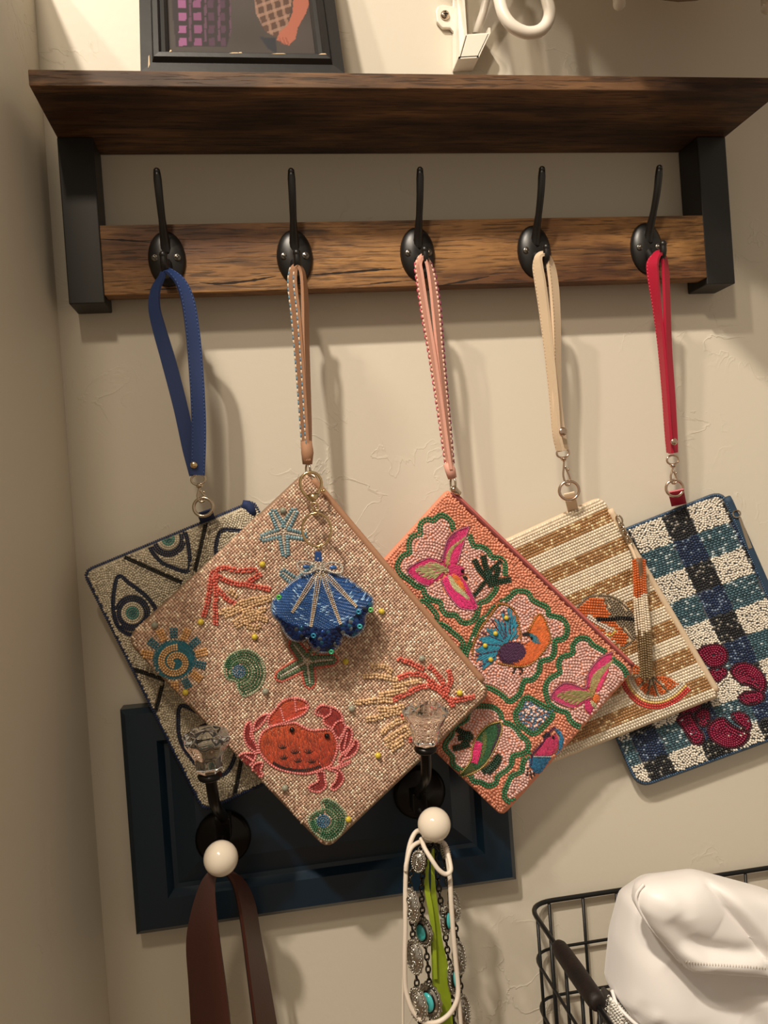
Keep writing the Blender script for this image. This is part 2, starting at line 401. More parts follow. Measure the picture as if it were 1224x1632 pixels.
    def contour(s, B, poly, col, d=4.2, w=4.6, h=2.0, start=.5, check=True):
        poly = cat(poly, True, 2.0); c = poly.mean(0); R = np.linalg.norm(poly-c, axis=1); rm = np.median(R); k = start
        while rm-k*w > w*.5:
            s.stroke(B, c+(poly-c)*((rm-k*w)/rm), col, d, w, h, closed=True, check=check, smooth=False); k += 1
        if check: s.rows(B, poly, col, rng.uniform(0, 3), d, w, h)
    def rows(s, B, poly, col, ang=0.0, d=4.2, w=4.6, h=2.0, cond=None, jit=.12, wob=.0, check=True, rad=.72):
        poly = np.asarray(poly); lo, hi = poly.min(0), poly.max(0); c = (lo+hi)/2; R = np.linalg.norm(hi-lo)/2+w
        ca, sa = math.cos(ang), math.sin(ang); i = np.arange(-R, R, d); j = np.arange(-R, R, w)
        I, J = np.meshgrid(i, j); I = I+(rng.uniform(0, d, len(j)))[:, None]; J = J+wob*np.sin(I*.05+rng.uniform(0, 6))
        P = np.stack([c[0]+I*ca-J*sa, c[1]+I*sa+J*ca], -1).reshape(-1, 2)
        P = P[inpoly(P, poly)]; P = P[s.clip(P)]
        if cond is not None and len(P): P = P[cond(P)]
        if check and len(P): P = P[s.free(P, min(d, w)*rad)]
        if len(P): B.put(P, ang, d*.98, w*.98, h, col, jit)
    def patches(s, B, poly, col, cell=26, d=4.2, w=4.7, h=2.0, cond=None, jit=.12):
        """short rows of beads in ever-changing directions"""
        poly = np.asarray(poly); lo, hi = poly.min(0), poly.max(0); n = max(2, int(np.prod(hi-lo)/cell**2))
        S = rng.uniform(lo, hi, (n, 2)); ang = rng.uniform(0, math.pi, n)
        for k in range(n):
            R = cell*1.6; i = np.arange(-R, R, d); j = np.arange(-R, R, w); I, J = np.meshgrid(i, j); I = I+rng.uniform(0, d, len(j))[:, None]
            ca, sa = math.cos(ang[k]), math.sin(ang[k]); J2 = J+.012*I*I*np.sign(math.sin(k*9.1))
            P = np.stack([S[k, 0]+I*ca-J2*sa, S[k, 1]+I*sa+J2*ca], -1).reshape(-1, 2)
            P = P[inpoly(P, poly)]
            if not len(P): continue
            P = P[np.argmin(((P[:, None]-S[None])**2).sum(-1), 1) == k]
            if len(P): P = P[s.clip(P)]
            if cond is not None and len(P): P = P[cond(P)]
            if len(P): P = P[s.free(P, min(d, w)*.76)]
            if len(P): B.put(P, ang[k], d*.98, w*.98, h, col, jit)
        # plug the holes that are left
        for _ in range(2):
            P = rng.uniform(lo, hi, (int(np.prod(hi-lo)/6), 2)); P = P[inpoly(P, poly)]
            if len(P): P = P[s.clip(P)]
            if cond is not None and len(P): P = P[cond(P)]
            if len(P): P = P[s.free(P, min(d, w)*.80)]
            if len(P): B.put(P, rng.uniform(0, 3, len(P)), d*.95, w*.9, h*.9, col, jit)
    def stitch(s, B, poly, col, ang=0.0, l=13, w=1.7, h=1.3, jit=.16, fan=None, block=True, col2=None, smooth=True):
        """satin stitch; fan = point the threads run towards"""
        poly = cat(poly, True, 2.5) if smooth else np.asarray(poly, float); lo, hi = poly.min(0), poly.max(0); c = (lo+hi)/2; R = np.linalg.norm(hi-lo)/2+l
        ca, sa = math.cos(ang), math.sin(ang); i = np.arange(-R, R, l*.62); j = np.arange(-R, R, w*.8); I, J = np.meshgrid(i, j); I = I+rng.uniform(0, l, len(j))[:, None]
        P = np.stack([c[0]+I*ca-J*sa, c[1]+I*sa+J*ca], -1).reshape(-1, 2); P = P[inpoly(P, poly)]
        if not len(P): return
        A = np.full(len(P), ang) if fan is None else np.arctan2(P[:, 1]-fan[1], P[:, 0]-fan[0])
        D = np.stack([np.cos(A), np.sin(A)], 1); L = np.full(len(P), l*1.0)       # shorten stitches that would stick out
        for f in (.5, .35, .2):
            out = ~(inpoly(P+D*l*f, poly) & inpoly(P-D*l*f, poly)); L[out] = np.minimum(L[out], l*f*1.3)
        ok = s.clip(P, .995); P, A, L = P[ok], A[ok], L[ok]
        if not len(P): return
        if col2 is not None:
            t = np.clip((P-lo)@np.array([.3, .7])/((hi-lo)@np.array([.3, .7]))+rng.normal(0, .12, len(P)), 0, 1)[:, None]
            C = np.concatenate([s2l(col[:3])*(1-t)+s2l(col2[:3])*t, np.zeros((len(P), 1))], 1)
        else: C = col
        B.put(P, A+rng.normal(0, .06, len(P)), L, w, h, C, jit)
        if block: s.block(poly)
    def block(s, poly):
        poly = np.asarray(poly); lo, hi = poly.min(0), poly.max(0)
        X, Y = np.meshgrid(np.arange(lo[0], hi[0], 2.4), np.arange(lo[1], hi[1], 2.4)); P = np.stack([X, Y], -1).reshape(-1, 2); P = P[inpoly(P, poly)]
        for x, y in P: s.occ.setdefault((int(x//4), int(y//4)), []).append((x, y, 2.6))

def proj(P):
    d = np.atleast_2d(P)-CAM; z = d@CF
    return np.stack([CX+FPX*(d@CR)/z, CY-FPX*(d@CU)/z], 1)

# ================================================================== the room
XW = -0.0405                                  # side wall's face
struct(MB().box((XW-.15, 0, 0), (1.6, .1, 2.6)).build('wall_back', WALL, smooth=False))
WTOP = ZO+.223; WEND = -.305
struct(MB().box((XW-.11, WEND, 0), (XW, -.0002, WTOP)).build('wall_left', WALL, smooth=False))
struct(MB().box((-2.2, -3.4, -.05), (2.2, .1, 0)).build('floor', mat('floor_boards', (120, 96, 74), .5), smooth=False))

# ================================================================== coat rack
RW, RB, RH, BW, ZU, ZB, SD, ST = .48, .0316, .0516, .0255, .0656, .057, .1023, .0105
rack = thing('coat_rack', 'rustic brown wall shelf with black brackets and five black double hooks on its rail', 'coat rack', (RW/2, 0, ZO-ZB))
MB().box((-BW, -SD, ZO+ZU), (RW+BW+.001, -.0006, ZO+ZU+ST)).build('shelf_board', SHELFWOOD, rack, smooth=False, bevel=.0006)
rail_o = MB().box((.0002, -RB-.0004, ZO-RH), (RW-.0002, -RB+.014, ZO)).build('rail', RAILWOOD, rack, smooth=False, bevel=.0006)
for x0, x1 in ((-BW, 0), (RW, RW+BW)):
    MB().box((x0, -RB+.0006, ZO-ZB), (x1, -.0006, ZO+ZU-.0002)).build('bracket', BLACKB, rack, smooth=False, bevel=.0008)
CRACK = mat('dark_wood_crack', (34, 22, 14), .8)
for pts, hw_ in (([(160, 381), (200, 383), (240, 386)], 1.4), ([(318, 450), (350, 452), (400, 447), (440, 440)], 2.0), ([(492, 438), (540, 435), (600, 430), (640, 428)], 1.6), ([(700, 455), (740, 448), (780, 440)], 1.6), ([(590, 452), (640, 448)], 1.0), ([(230, 462), (300, 459)], .9)):
    c_ = cat([at(x, y, -RB-.0004) for x, y in pts], n=8); k_ = np.sin(np.linspace(.1, math.pi-.1, len(c_)))*hw_*.00047*(1+.35*rng.normal(0, 1, len(c_)).clip(-1, 1))
    V, F = ribbon(c_, [(0, 0, max(.0001, h_)) for h_ in k_], .0003); obj('wood_crack', V, F, CRACK, rail_o, smooth=False)
hook_px = [(265, 410), (470, 407), (667, 402), (854, 398), (1034, 393)]
HOOKS = [at(x, y, -.037) for x, y in hook_px]
def hook_meshes():
    V = []; F = []; n = 28; K = [(1, 0), (.99, .0016), (.9, .0034), (.7, .0050), (.45, .0060), (.2, .0064)]
    for k, h in K:
        for i in range(n):
            a = 2*math.pi*i/n; V.append((.0137*k*math.cos(a), -h-.0010*(1-k)*abs(math.cos(a) < .2), .0207*k*math.sin(a)))
    V.append((0, -.0068, 0))
    for j in range(len(K)-1):
        for i in range(n): F.append((j*n+i, (j+1)*n+i, (j+1)*n+(i+1) % n, j*n+(i+1) % n))
    for i in range(n): F.append(((len(K)-1)*n+i, len(V)-1, (len(K)-1)*n+(i+1) % n))
    plate = obj('hook', V, F, BLACKM); plate.data.name = 'hook_plate'
    up = cat([(0, -.003, .004), (0, -.0085, .013), (0, -.0165, .024), (0, -.0245, .038), (0, -.030, .053)], n=6)
    r = np.interp(np.linspace(0, 1, len(up)), [0, .15, .5, .92, 1], [.0046, .0036, .0026, .0029, .0024])
    u = MB().tube(up, r, 12).ball(up[-1], .0025, 10).build('upper_prong', BLACKM)
    lo = cat([(0, -.003, -.004), (0, -.011, -.013), (0, -.0195, -.0165), (0, -.0265, -.0125), (0, -.0275, -.0055)], n=6)
    r = np.interp(np.linspace(0, 1, len(lo)), [0, .3, .8, 1], [.0046, .0034, .0026, .0026])
    l = MB().tube(lo, r, 12).ball(lo[-1], .0030, 12).build('lower_prong', BLACKM)
    sm = MB().lathe((0, -.0050, 0), (0, -1, 0), [(.0028, 0), (.0028, .0006), (.0022, .0011), (.0004, .0013)], 16)
    for q in ((.0017, .0005), (.0005, .0017)): sm.box((-q[0], -.00665, -q[1]), (q[0], -.0060, q[1]))
    s = sm.build('screw', SCREWM)
    return plate, u, l, s
hp, hu, hl, hs = hook_meshes()
for i, H in enumerate(HOOKS):
    o = hp if i == 0 else hp.copy()
    if i: scene.collection.objects.link(o)
    o.location = (H[0], -RB-.0004, H[2]); o.parent = rack; o.matrix_parent_inverse = Matrix.Translation(-Vector(rack.location))
    for k, src in enumerate((hu, hl, hs, hs)):
        c = src if (i == 0 and k < 3) else src.copy()
        if not (i == 0 and k < 3): scene.collection.objects.link(c)
        c.parent = o; c.location = (0, 0, 0) if k < 2 else ((-.0080, -.0004, -.0005) if k == 2 else (.0080, -.0004, -.0005))

# ================================================================== picture frame leaning on the shelf
FZ = ZO+ZU+ST+.0003; fa = math.radians(21)
f0 = np.array([.0445, -.0935, FZ]); fu = np.array([.1365, 0, .000]); fv = np.array([0, math.sin(fa), math.cos(fa)]); fn = np.array([0, -math.cos(fa), math.sin(fa)])
FH = .168
def fp(u, v, d=0): return f0+fu/np.linalg.norm(fu)*u+fv*v+fn*d
FWd = .1365
FRM = noise_bump(mat('black_distressed_frame', (19, 19, 20), .42), 120, .1)
frame = thing('picture_frame', 'black distressed photo frame leaning on the shelf against the wall', 'picture frame', f0+fu/2)
def molding(p, q, inn_p, inn_q):               # one side: outer flat, stepped bead, inner lip
    V = []; F = []; prof = [(0, -.006), (0, .0045), (.42, .0050), (.50, .0085), (.68, .0090), (.76, .0062), (.90, .0060), (1, .0040), (1, -.003)]
    for a, b in ((p, inn_p), (q, inn_q)):
        for t, d in prof: V.append(fp(a[0]+(b[0]-a[0])*t, a[1]+(b[1]-a[1])*t, d))
    n = len(prof)
    for i in range(n): F.append((i, (i+1) % n, n+(i+1) % n, n+i))
    F += [tuple(range(n))[::-1], tuple(range(n, 2*n))]
    return V, F
fo = [(0, 0), (FWd, 0), (FWd, FH), (0, FH)]; mw = .0185
fi = [(mw, mw), (FWd-mw, mw), (FWd-mw, FH-mw), (mw, FH-mw)]
for i in range(4):
    j = (i+1) % 4; V, F = molding(fo[i], fo[j], fi[i], fi[j])
    mo = obj('molding', V, F, FRM, frame, smooth=True, autosmooth=30)
    if i == 0: low_molding = mo
CHIP = mat('bare_wood_chip', (205, 178, 140), .6)
for u, v, a, b, d in ((.0055, .0085, .0006, .006, .0049), (.062, .0125, .0035, .0005, .0091), (.066, .0128, .0015, .0006, .0091), (.092, .0124, .005, .0004, .0091), (.122, .0127, .0028, .0006, .0091), (.020, .0168, .0008, .0010, .0064)):
    MB().prism([fp(u-a, v-b, d), fp(u+a, v-b*.4, d), fp(u+a*.7, v+b, d), fp(u-a*.3, v+b*.8, d)], [fp(u-a, v-b, d-.001), fp(u+a, v-b*.4, d-.001), fp(u+a*.7, v+b, d-.001), fp(u-a*.3, v+b*.8, d-.001)]).build('chipped_paint', CHIP, low_molding, smooth=False)
# the print: colours of the photographed people laid on a fine grid of the sheet itself
gu, gv = 150, 170; V = []; F = []
for j in range(gv+1):
    for i in range(gu+1): V.append(fp(mw-.001+(FWd-2*mw+.002)*i/gu, mw-.001+(FH-2*mw+.002)*j/gv, .0015))
for j in range(gv):
    for i in range(gu): a = j*(gu+1)+i; F.append((a, a+1, a+gu+2, a+gu+1))
PP = proj(np.array(V)); Z = np.stack([(PP[:, 0]-200)*3.22, PP[:, 1]*3.22], 1)
C = np.zeros((len(Z), 4)); C[:, :3] = s2l((66, 60, 58)); C[:, :3] *= (1+.12*np.sin(Z[:, :1]*.011+1)*np.cos(Z[:, 1:]*.017))
def blend(mask, col, a=1.0): C[mask, :3] = C[mask, :3]*(1-a)+s2l(col)*a
lb = inpoly(Z, [(215, -400), (520, -400), (545, 150), (520, 240), (260, 240), (240, 60)]); blend(lb, (50, 43, 46))
for cx_, wd in ((292, 20), (370, 20), (440, 15), (500, 12)):
    for cy_ in range(-395, 230, 65):
        q = lb & (np.abs(Z[:, 0]-cx_-(cy_-90)*.03) < wd) & (np.abs(Z[:, 1]-cy_-25) < 20); blend(q, (138, 84, 124) if cx_ < 400 else (84, 58, 78), (.9 if cx_ < 330 else .6)*(1 if cy_ > -60 else .7))
        q = lb & (np.abs(Z[:, 0]-cx_-40) < 6) & (np.abs(Z[:, 1]-cy_+8) < 30); blend(q, (110, 76, 100), .5)
rb = inpoly(Z, [(640, -400), (960, -400), (850, 20), (835, 130), (770, 190), (715, 160), (665, 60)]); blend(rb, (80, 60, 52))
for k in range(-8, 14):
    blend(rb & (np.abs((Z[:, 0]-620)*.35+Z[:, 1]-k*52) < 8), (140, 112, 98), .7); blend(rb & (np.abs((Z[:, 0]-660)-(Z[:, 1])*.25-k*46) < 8), (150, 120, 104), .55)
for hx, hy in ((370, -500), (790, -540)):             # heads above the shirts
    e_ = ((Z[:, 0]-hx)/95)**2+((Z[:, 1]-hy)/130)**2; blend((((Z[:, 0]-hx)/112)**2+((Z[:, 1]-hy+30)/140)**2 < 1), (48, 34, 28)); blend((e_ < 1) & (Z[:, 1] > hy-70), (150, 96, 80))
blend(inpoly(Z, [(690, 190), (770, 195), (775, 275), (730, 250)]), (44, 46, 52))
blend(inpoly(Z, [(868, -300), (1000, -300), (950, 0), (925, 70), (885, 140), (872, 200), (840, 232), (815, 228), (800, 215), (775, 205), (790, 165), (832, 130), (858, 60)]), (150, 90, 74))
for k in range(3): blend(inpoly(Z, [(785+k*17, 190), (790+k*17, 190), (806+k*17, 228), (800+k*17, 228)]), (110, 58, 48), .7)
PRINT = attr_mat('photo_print', .3, 0, .5)
pr = obj('photo_print', V, F, PRINT, frame)
a_ = pr.data.attributes.new('col', 'FLOAT_COLOR', 'POINT'); a_.data.foreach_set('color', C.reshape(-1).astype(np.float32))
pr['label'] = 'photo of two people in plaid shirts'
MB().prism([fp(.004, .004, -.0025), fp(FWd-.004, .004, -.0025), fp(FWd-.004, FH-.004, -.0025), fp(.004, FH-.004, -.0025)], [fp(.004, .004, -.0055), fp(FWd-.004, .004, -.0055), fp(FWd-.004, FH-.004, -.0055), fp(.004, FH-.004, -.0055)]).build('backing_board', mat('brown_hardboard', (96, 74, 54), .8), frame, smooth=False)

# ================================================================== white wall holder and the ironing board hanging above
hold = thing('wall_holder', 'white metal wall holder with a screwed ear, above the middle of the shelf', 'holder', at(727, 100, 0))
def P2(lst, Y): return [at(x, y, Y) for x, y in lst]
# side plate with ear, upright plate, trough front and right lip
ear = [(693, 22), (696, 14), (704, 11), (720, 14), (722, -60), (742, -60), (742, 58), (728, 100), (724, 90), (722, 55), (716, 48), (704, 48), (695, 38)]
E0 = P2(ear, -.0008)
MB().prism([p+np.array([0, -.0035, 0]) for p in E0], E0).build('side_plate', WHITEP, hold, smooth=False, bevel=.0008)
q = P2([(741, 55), (782, 52), (763, 92), (730, 94)], -.020); qb = P2([(741, 55), (782, 52), (763, 92), (730, 94)], -.0165)
MB().prism(q, qb).build('trough_front', WHITEP, hold, smooth=False, bevel=.0010)
bl, br_, tl, tr = at(730, 94, -.020), at(763, 92, -.020), at(741, 55, -.020), at(782, 52, -.020)
wl = np.array([0, .019, 0])
MB().prism([bl, br_, br_+wl, bl+wl], [bl+(0, 0, .0018), br_+(0, 0, .0018), br_+wl+(0, 0, .0018), bl+wl+(0, 0, .0018)]).build('trough_bottom', WHITEP, hold, smooth=False)
top = np.array([0, 0, .075])
MB().prism([bl, tl, tl+top, tl+top+wl, bl+wl], [x+np.array([.0018, 0, 0]) for x in (bl, tl, tl+top, tl+top+wl, bl+wl)]).build('trough_side', WHITEP, hold, smooth=False)
MB().prism([br_, tr, tr+(0, 0, .004), tr+wl+(0, 0, .004), br_+wl], [x-np.array([.0018, 0, 0]) for x in (br_, tr, tr+(0, 0, .004), tr+wl+(0, 0, .004), br_+wl)]).build('trough_side', WHITEP, hold, smooth=False)
sc = at(709, 25, -.0043)
sm = MB().lathe(sc, (0, -1, 0), [(.0040, 0), (.0040, .0008), (.0034, .0020), (.0018, .0027), (.0003, .0029)], 18)
hs_ = sm.build('screw', NICKEL, hold)
MB().box((sc[0]-.0022, sc[1]-.0031, sc[2]-.0004), (sc[0]+.0022, sc[1]-.0024, sc[2]+.0004)).box((sc[0]-.0004, sc[1]-.0031, sc[2]-.0022), (sc[0]+.0004, sc[1]-.0024, sc[2]+.0022)).build('screw_slot', DARKSIL, hs_, smooth=False)
iron = thing('ironing_board', 'ironing board with a looped white tubular leg, hanging beside the white holder', 'ironing board', at(835, 58, -.062))
lp = [(772, -150, -.05), (788, -40, -.055), (796, 0, -.06), (803, 24, -.062), (817, 42, -.063), (838, 52, -.063), (858, 50, -.063), (871, 38, -.063), (876, 20, -.062), (872, 0, -.06), (866, -30, -.055), (850, -150, -.05)]
MB().tube(cat([at(*p) for p in lp], n=8), .0046, 14).build('leg', WHITEP, iron, )
MB().tube([at(759, 54, -.012), at(770, 20, -.014), at(790, -60, -.024), at(815, -170, -.03)], .0033, 12).build('brace', WHITEP, iron)
for x, y in ((987, 6), (1223, 12)):
    e = at(x, y, -.055); MB().tube([e, e+np.array([.010, .012, .09])], .0048, 12).ball(e, .0050, 12).build('foot', WHITEP, iron)
COVER = noise_bump(mat('board_cover_cloth', (150, 128, 104), .85), 300, .3)
prof = [(.165, .80), (.165, .385), (.207, .3435), (.2215, .328), (.342, .160), (.392, .110), (.425, .085), (.460, .074), (.500, .078), (.535, .100), (.58, .16), (.70, .30), (.72, .80)]
B0 = [np.array([x, -.186, ZO+z]) for x, z in prof]; B1 = [p+np.array([0, -.022, 0]) for p in B0]
MB().prism(B1, B0).build('padded_board', COVER, iron, smooth=False, bevel=.004)  # unseen board, its outline shaped for the shadow it throws on the wall
cf = [at(x, y, -.030) for x, y in ((1018, -30), (1022, -6), (1045, 3), (1080, 7), (1110, 5), (1128, -4), (1134, -30))]
MB().prism([p+np.array([0, -.02, 0]) for p in cf], cf).build('cover_fold', COVER, iron, smooth=False, bevel=.004)

# ================================================================== navy hook board
PX0, PX1, PZ0, PZ1 = -.0132, .2862, -.5315+ZO, -.3605+ZO; PT = .0195
board = thing('hook_board', 'navy painted raised-panel board with two glass-topped hooks, low on the wall behind the pouches', 'hook board', ((PX0+PX1)/2, 0, PZ0))
def rectring(i0, i1, d0, d1):
    V = []; F = []
    for (a, d) in ((i0, d0), (i1, d1)):
        V += [(PX0+a, -d, PZ0+a), (PX1-a, -d, PZ0+a), (PX1-a, -d, PZ1-a), (PX0+a, -d, PZ1-a)]
    return V, [(k, (k+1) % 4, 4+(k+1) % 4, 4+k) for k in range(4)]
pm = MB()
for a in ((0, .0, .0006, PT-.004), (.0, .004, PT-.004, PT), (.004, .0255, PT, PT), (.0255, .030, PT, PT-.006), (.030, .0335, PT-.006, PT-.0062), (.0335, .050, PT-.0062, PT-.0012)):
    pm.add(*rectring(a[0], a[1], a[2], a[3]))
pm.add(*(lambda V: (V, [(0, 1, 2, 3)]))([(PX0+.05, -PT+.0012, PZ0+.05), (PX1-.05, -PT+.0012, PZ0+.05), (PX1-.05, -PT+.0012, PZ1-.05), (PX0+.05, -PT+.0012, PZ1-.05)]))
pm.add([(PX0, -.0006, PZ0), (PX1, -.0006, PZ0), (PX1, -.0006, PZ1), (PX0, -.0006, PZ1)], [(3, 2, 1, 0)])
pm.build('raised_panel', NAVYP, board, smooth=False)
def lower_hook(base, blockpx, collar, rimc, ball, YB, YK):
    b = at(*base, -PT+.001); hk = MB().lathe(b, (0, -1, 0), [(.021, 0), (.021, .002), (.018, .004), (.010, .006), (.006, .009)], 28).build('hook', BRONZE, board)
    k = at(*collar, YK); c0 = at(*blockpx, -.052)
    ax = at(*rimc, YK-.006)-k; ax = ax/np.linalg.norm(ax)
    bl_ = at(ball[0], ball[1], YB)
    MB().box(c0-np.array([.0055, .004, .0075]), c0+np.array([.0055, .012, .0075])).build('block', BRONZE, hk, smooth=False, bevel=.0008)
    st = cat([b+(0, -.008, 0), c0+np.array([0, .004, .002]), c0+(0, -.008, .012), (k*.55+c0*.45)+np.array([0, -.012, 0]), k], n=8)
    MB().tube(st, .0038, 12).build('stem', BRONZE, hk)
    MB().lathe(k-ax*.004, ax, [(.004, 0), (.0075, .0012), (.0082, .0028), (.0070, .0046), (.0058, .0054), (.0060, .0066)], 24).build('collar', BRONZE, hk)
    prof = [(.0060, .0068), (.0086, .0072), (.0092, .0090), (.0100, .0170), (.0108, .0185), (.0148, .0262), (.0162, .0290), (.0160, .0308), (.0140, .0328), (.0108, .0338), (.0080, .0326), (.0035, .0345), (.0002, .0350)]
    MB().lathe(k-ax*.004, ax, prof, 48, flute=.085, nf=8).build('glass_knob', GLASS, hk, smooth=True, autosmooth=40)
    nk = cat([c0+np.array([0, .003, -.006]), (c0+bl_)/2+np.array([0, .006, -.008]), bl_+np.array([0, .006, -.006])], n=6)
    MB().tube(nk, .0045, 12).build('lower_stem', BRONZE, hk)
    MB().lathe(bl_+(0, .0085, -.0085), (0, -.7, .7), [(.006, 0), (.0078, .002), (.0075, .004)], 20).build('cup', BRONZE, hk)
    MB().ball(bl_, .0117, 32).build('ceramic_knob', CERAMIC, hk)
    return hk, bl_
hkA, ballA = lower_hook((356, 1334), (356, 1318), (334, 1233), (328, 1165), (352, 1368), -.088, -.098)
hkB, ballB = lower_hook((668, 1262), (668, 1278), (678, 1190), (678, 1120), (692, 1314), -.092, -.100)

# ================================================================== brown leather strap on the left hook
def strip(name, left, right, Yl, Yr, mt, parent, t=.0022, sub=None):
    L = cat([at(x, y, Y) for (x, y), Y in zip(left, Yl)], n=8); R = cat([at(x, y, Y) for (x, y), Y in zip(right, Yr)], n=8)
    V, F = ribbon((L+R)/2, (R-L)/2, t); return obj(name, V, F, mt, parent, autosmooth=40)
bst = thing('leather_strap', 'brown leather strap looped over the left white ceramic knob', 'strap', at(352, 1632, -.07))
strip('strap_length', [(336, 1384), (318, 1410), (303, 1460), (297, 1505), (301, 1570), (305, 1640), (312, 1780)], [(352, 1382), (343, 1408), (346, 1460), (352, 1510), (360, 1570), (368, 1640), (378, 1780)],
      [-.075, -.08, -.082, -.082, -.08, -.078, -.075], [-.074, -.079, -.084, -.085, -.084, -.082, -.078], LEATHER, bst)
strip('strap_length', [(352, 1382), (371, 1404), (381, 1440), (389, 1490), (397, 1555), (408, 1640), (425, 1780)], [(366, 1383), (391, 1408), (405, 1440), (413, 1485), (426, 1555), (441, 1640), (465, 1780)],
      [-.0735, -.074, -.072, -.070, -.068, -.066, -.064], [-.073, -.058, -.050, -.046, -.045, -.045, -.045], LEATHER, bst)
strip('strap_lining', [(352, 1384), (369, 1407), (378.5, 1440), (386.5, 1490), (394.5, 1555), (405, 1640), (422, 1780)], [(365, 1387), (387, 1411), (400, 1443), (408, 1490), (420, 1560), (434, 1645), (458, 1785)],
      [-.0700, -.0705, -.0685, -.0665, -.0645, -.0625, -.0605], [-.0695, -.0545, -.0465, -.0425, -.0415, -.0415, -.0415], LEATHER_IN, bst, .0012)

# ================================================================== on the right hook: lime ribbon, white cord, silver concho belt
rib = thing('lime_ribbon', 'lime green folded ribbon hanging between the silver chains from the right white knob', 'ribbon', at(700, 1632, -.07))
strip('ribbon_tail', [(686, 1352), (687, 1400), (686, 1450), (687, 1500), (689, 1560), (694, 1640), (698, 1760)], [(692, 1352), (693, 1400), (698, 1450), (705, 1500), (714, 1545), (722, 1640), (730, 1760)], [-.082]*7, [-.082, -.082, -.080, -.079, -.078, -.078, -.078], LIME, rib, .0008)
strip('ribbon_tail', [(681, 1356), (677, 1395), (676, 1415), (682, 1450), (688, 1490), (691, 1560)], [(685, 1356), (683, 1395), (685, 1420), (690, 1450), (694, 1490), (697, 1560)], [-.084, -.084, -.084, -.0845, -.0845, -.084], [-.084]*6, LIME, rib, .0008)
cord = thing('white_cord', 'white leather cord looped twice over the right white knob', 'cord', at(690, 1632, -.09))
def tubepx(P, r, name, mt, parent, seg=10, closed=False):
    return MB().tube(cat([at(*p) for p in P], closed, n=8), r, seg, closed).build(name, mt, parent)
tubepx([(690, 1342, -.079), (668, 1324, -.082), (655, 1340, -.086), (648, 1377, -.09), (646, 1420, -.092), (646, 1474, -.094), (645, 1530, -.095), (646, 1571, -.095), (651, 1594, -.096), (660, 1614, -.097), (677, 1629, -.098), (697, 1629, -.098), (715, 1617, -.098), (726, 1600, -.098), (730, 1583, -.097), (729, 1560, -.096), (723, 1496, -.095), (719, 1440, -.094), (717, 1400, -.092), (713, 1365, -.088), (708, 1345, -.083), (698, 1340, -.079)], .0017, 'loop', CORD, cord)
tubepx([(696, 1340, -.078), (672, 1341, -.084), (655, 1352, -.089), (648, 1375, -.0925), (646.5, 1388, -.093)], .0016, 'loop', CORD, cord)
tubepx([(671, 1336, -.086), (677, 1352, -.093), (688, 1370, -.098), (699, 1386, -.100), (710, 1393, -.100), (718, 1388, -.099), (717, 1374, -.095), (711, 1350, -.087)], .0016, 'loop', CORD, cord)
tubepx([(730, 1583, -.0965), (734, 1625, -.096), (737, 1680, -.095), (738, 1750, -.093)], .0015, 'tail', CORD, cord)
tubepx([(649, 1440, -.088), (643, 1540, -.088), (642, 1640, -.088), (643, 1750, -.088)], .0009, 'tail', CORD, cord)
belt = thing('concho_belt', 'silver concho chain belt with turquoise stones, doubled over the right white knob', 'belt', at(695, 1632, -.085))
def concho(px, Y, ru, rv, face, stone=False, tilt=0.0):
    """oval medallion; face = how far it is turned sideways (radians)"""
    c = at(*px, Y); n = np.array([math.sin(face), -math.cos(face), 0.06]); n /= np.linalg.norm(n)
    up = np.array([math.sin(tilt), 0, math.cos(tilt)]); v = up-n*(up@n); v /= np.linalg.norm(v); u = np.cross(v, n)
    V = []; F = []; N = 28; rings = [(1.0, 0, 1), (1.0, .0009, 1), (.86, .0016, 0), (.74, .0012, 0), (.6, .0024, 0), (.3, .0032, 0)]
    for k, d, sc_ in rings:
        for i in range(N):
            a = 2*math.pi*i/N; f = k*(1+.05*math.cos(a*14) if sc_ else 1); V.append(c+u*ru*f*math.cos(a)+v*rv*f*math.sin(a)+n*d)
    V.append(c+n*.0034)
    for j in range(len(rings)-1):
        for i in range(N): F.append((j*N+i, j*N+(i+1) % N, (j+1)*N+(i+1) % N, (j+1)*N+i))
    for i in range(N): F.append(((len(rings)-1)*N+i, (len(rings)-1)*N+(i+1) % N, len(V)-1))
    F.append(tuple(range(N))[::-1])
    o = obj('concho', V, F, SILVER, belt, autosmooth=50)
    g = MB()                                   # beaded rims
    for rad, cnt, br in ((.90, 26, .00075), (.62, 18, .00065)):
        if stone and rad < .8: continue
        for i in range(cnt):
            a = 2*math.pi*i/cnt; g.ball(c+u*ru*rad*math.cos(a)+v*rv*rad*math.sin(a)+n*.0018, br, 6)
    if not stone:                              # rope scroll in the middle
        for s_ in (-1, 1): g.torus(c+v*rv*.33*s_+n*.0030, ru*.28, .0007, n, 12, 5)
        for i in range(7): g.ball(c+v*rv*(-.55+1.1*i/6)+n*.0034, .0007, 6)
    g.build('beading', SILVER, o)
    if stone:
        t = MB(); t.torus(c+n*.0030, 1.0*ru*.56, .0007, n, 24, 6, (1, rv/ru), up=v); t.build('bezel', DARKSIL, o)
        K = [(.54, .0026), (.52, .0040), (.40, .0052), (.2, .0058)]; V = []; F = []
        for k, d in K:
            for i in range(20): a = 2*math.pi*i/20; V.append(c+u*ru*k*math.cos(a)+v*rv*k*math.sin(a)+n*d)
        V.append(c+n*.006)
        for j in range(3):
            for i in range(20): F.append((j*20+i, j*20+(i+1) % 20, (j+1)*20+(i+1) % 20, (j+1)*20+i))
        for i in range(20): F.append((60+i, 60+(i+1) % 20, 80))
        obj('turquoise_stone', V, F, TURQ, o)
    return o
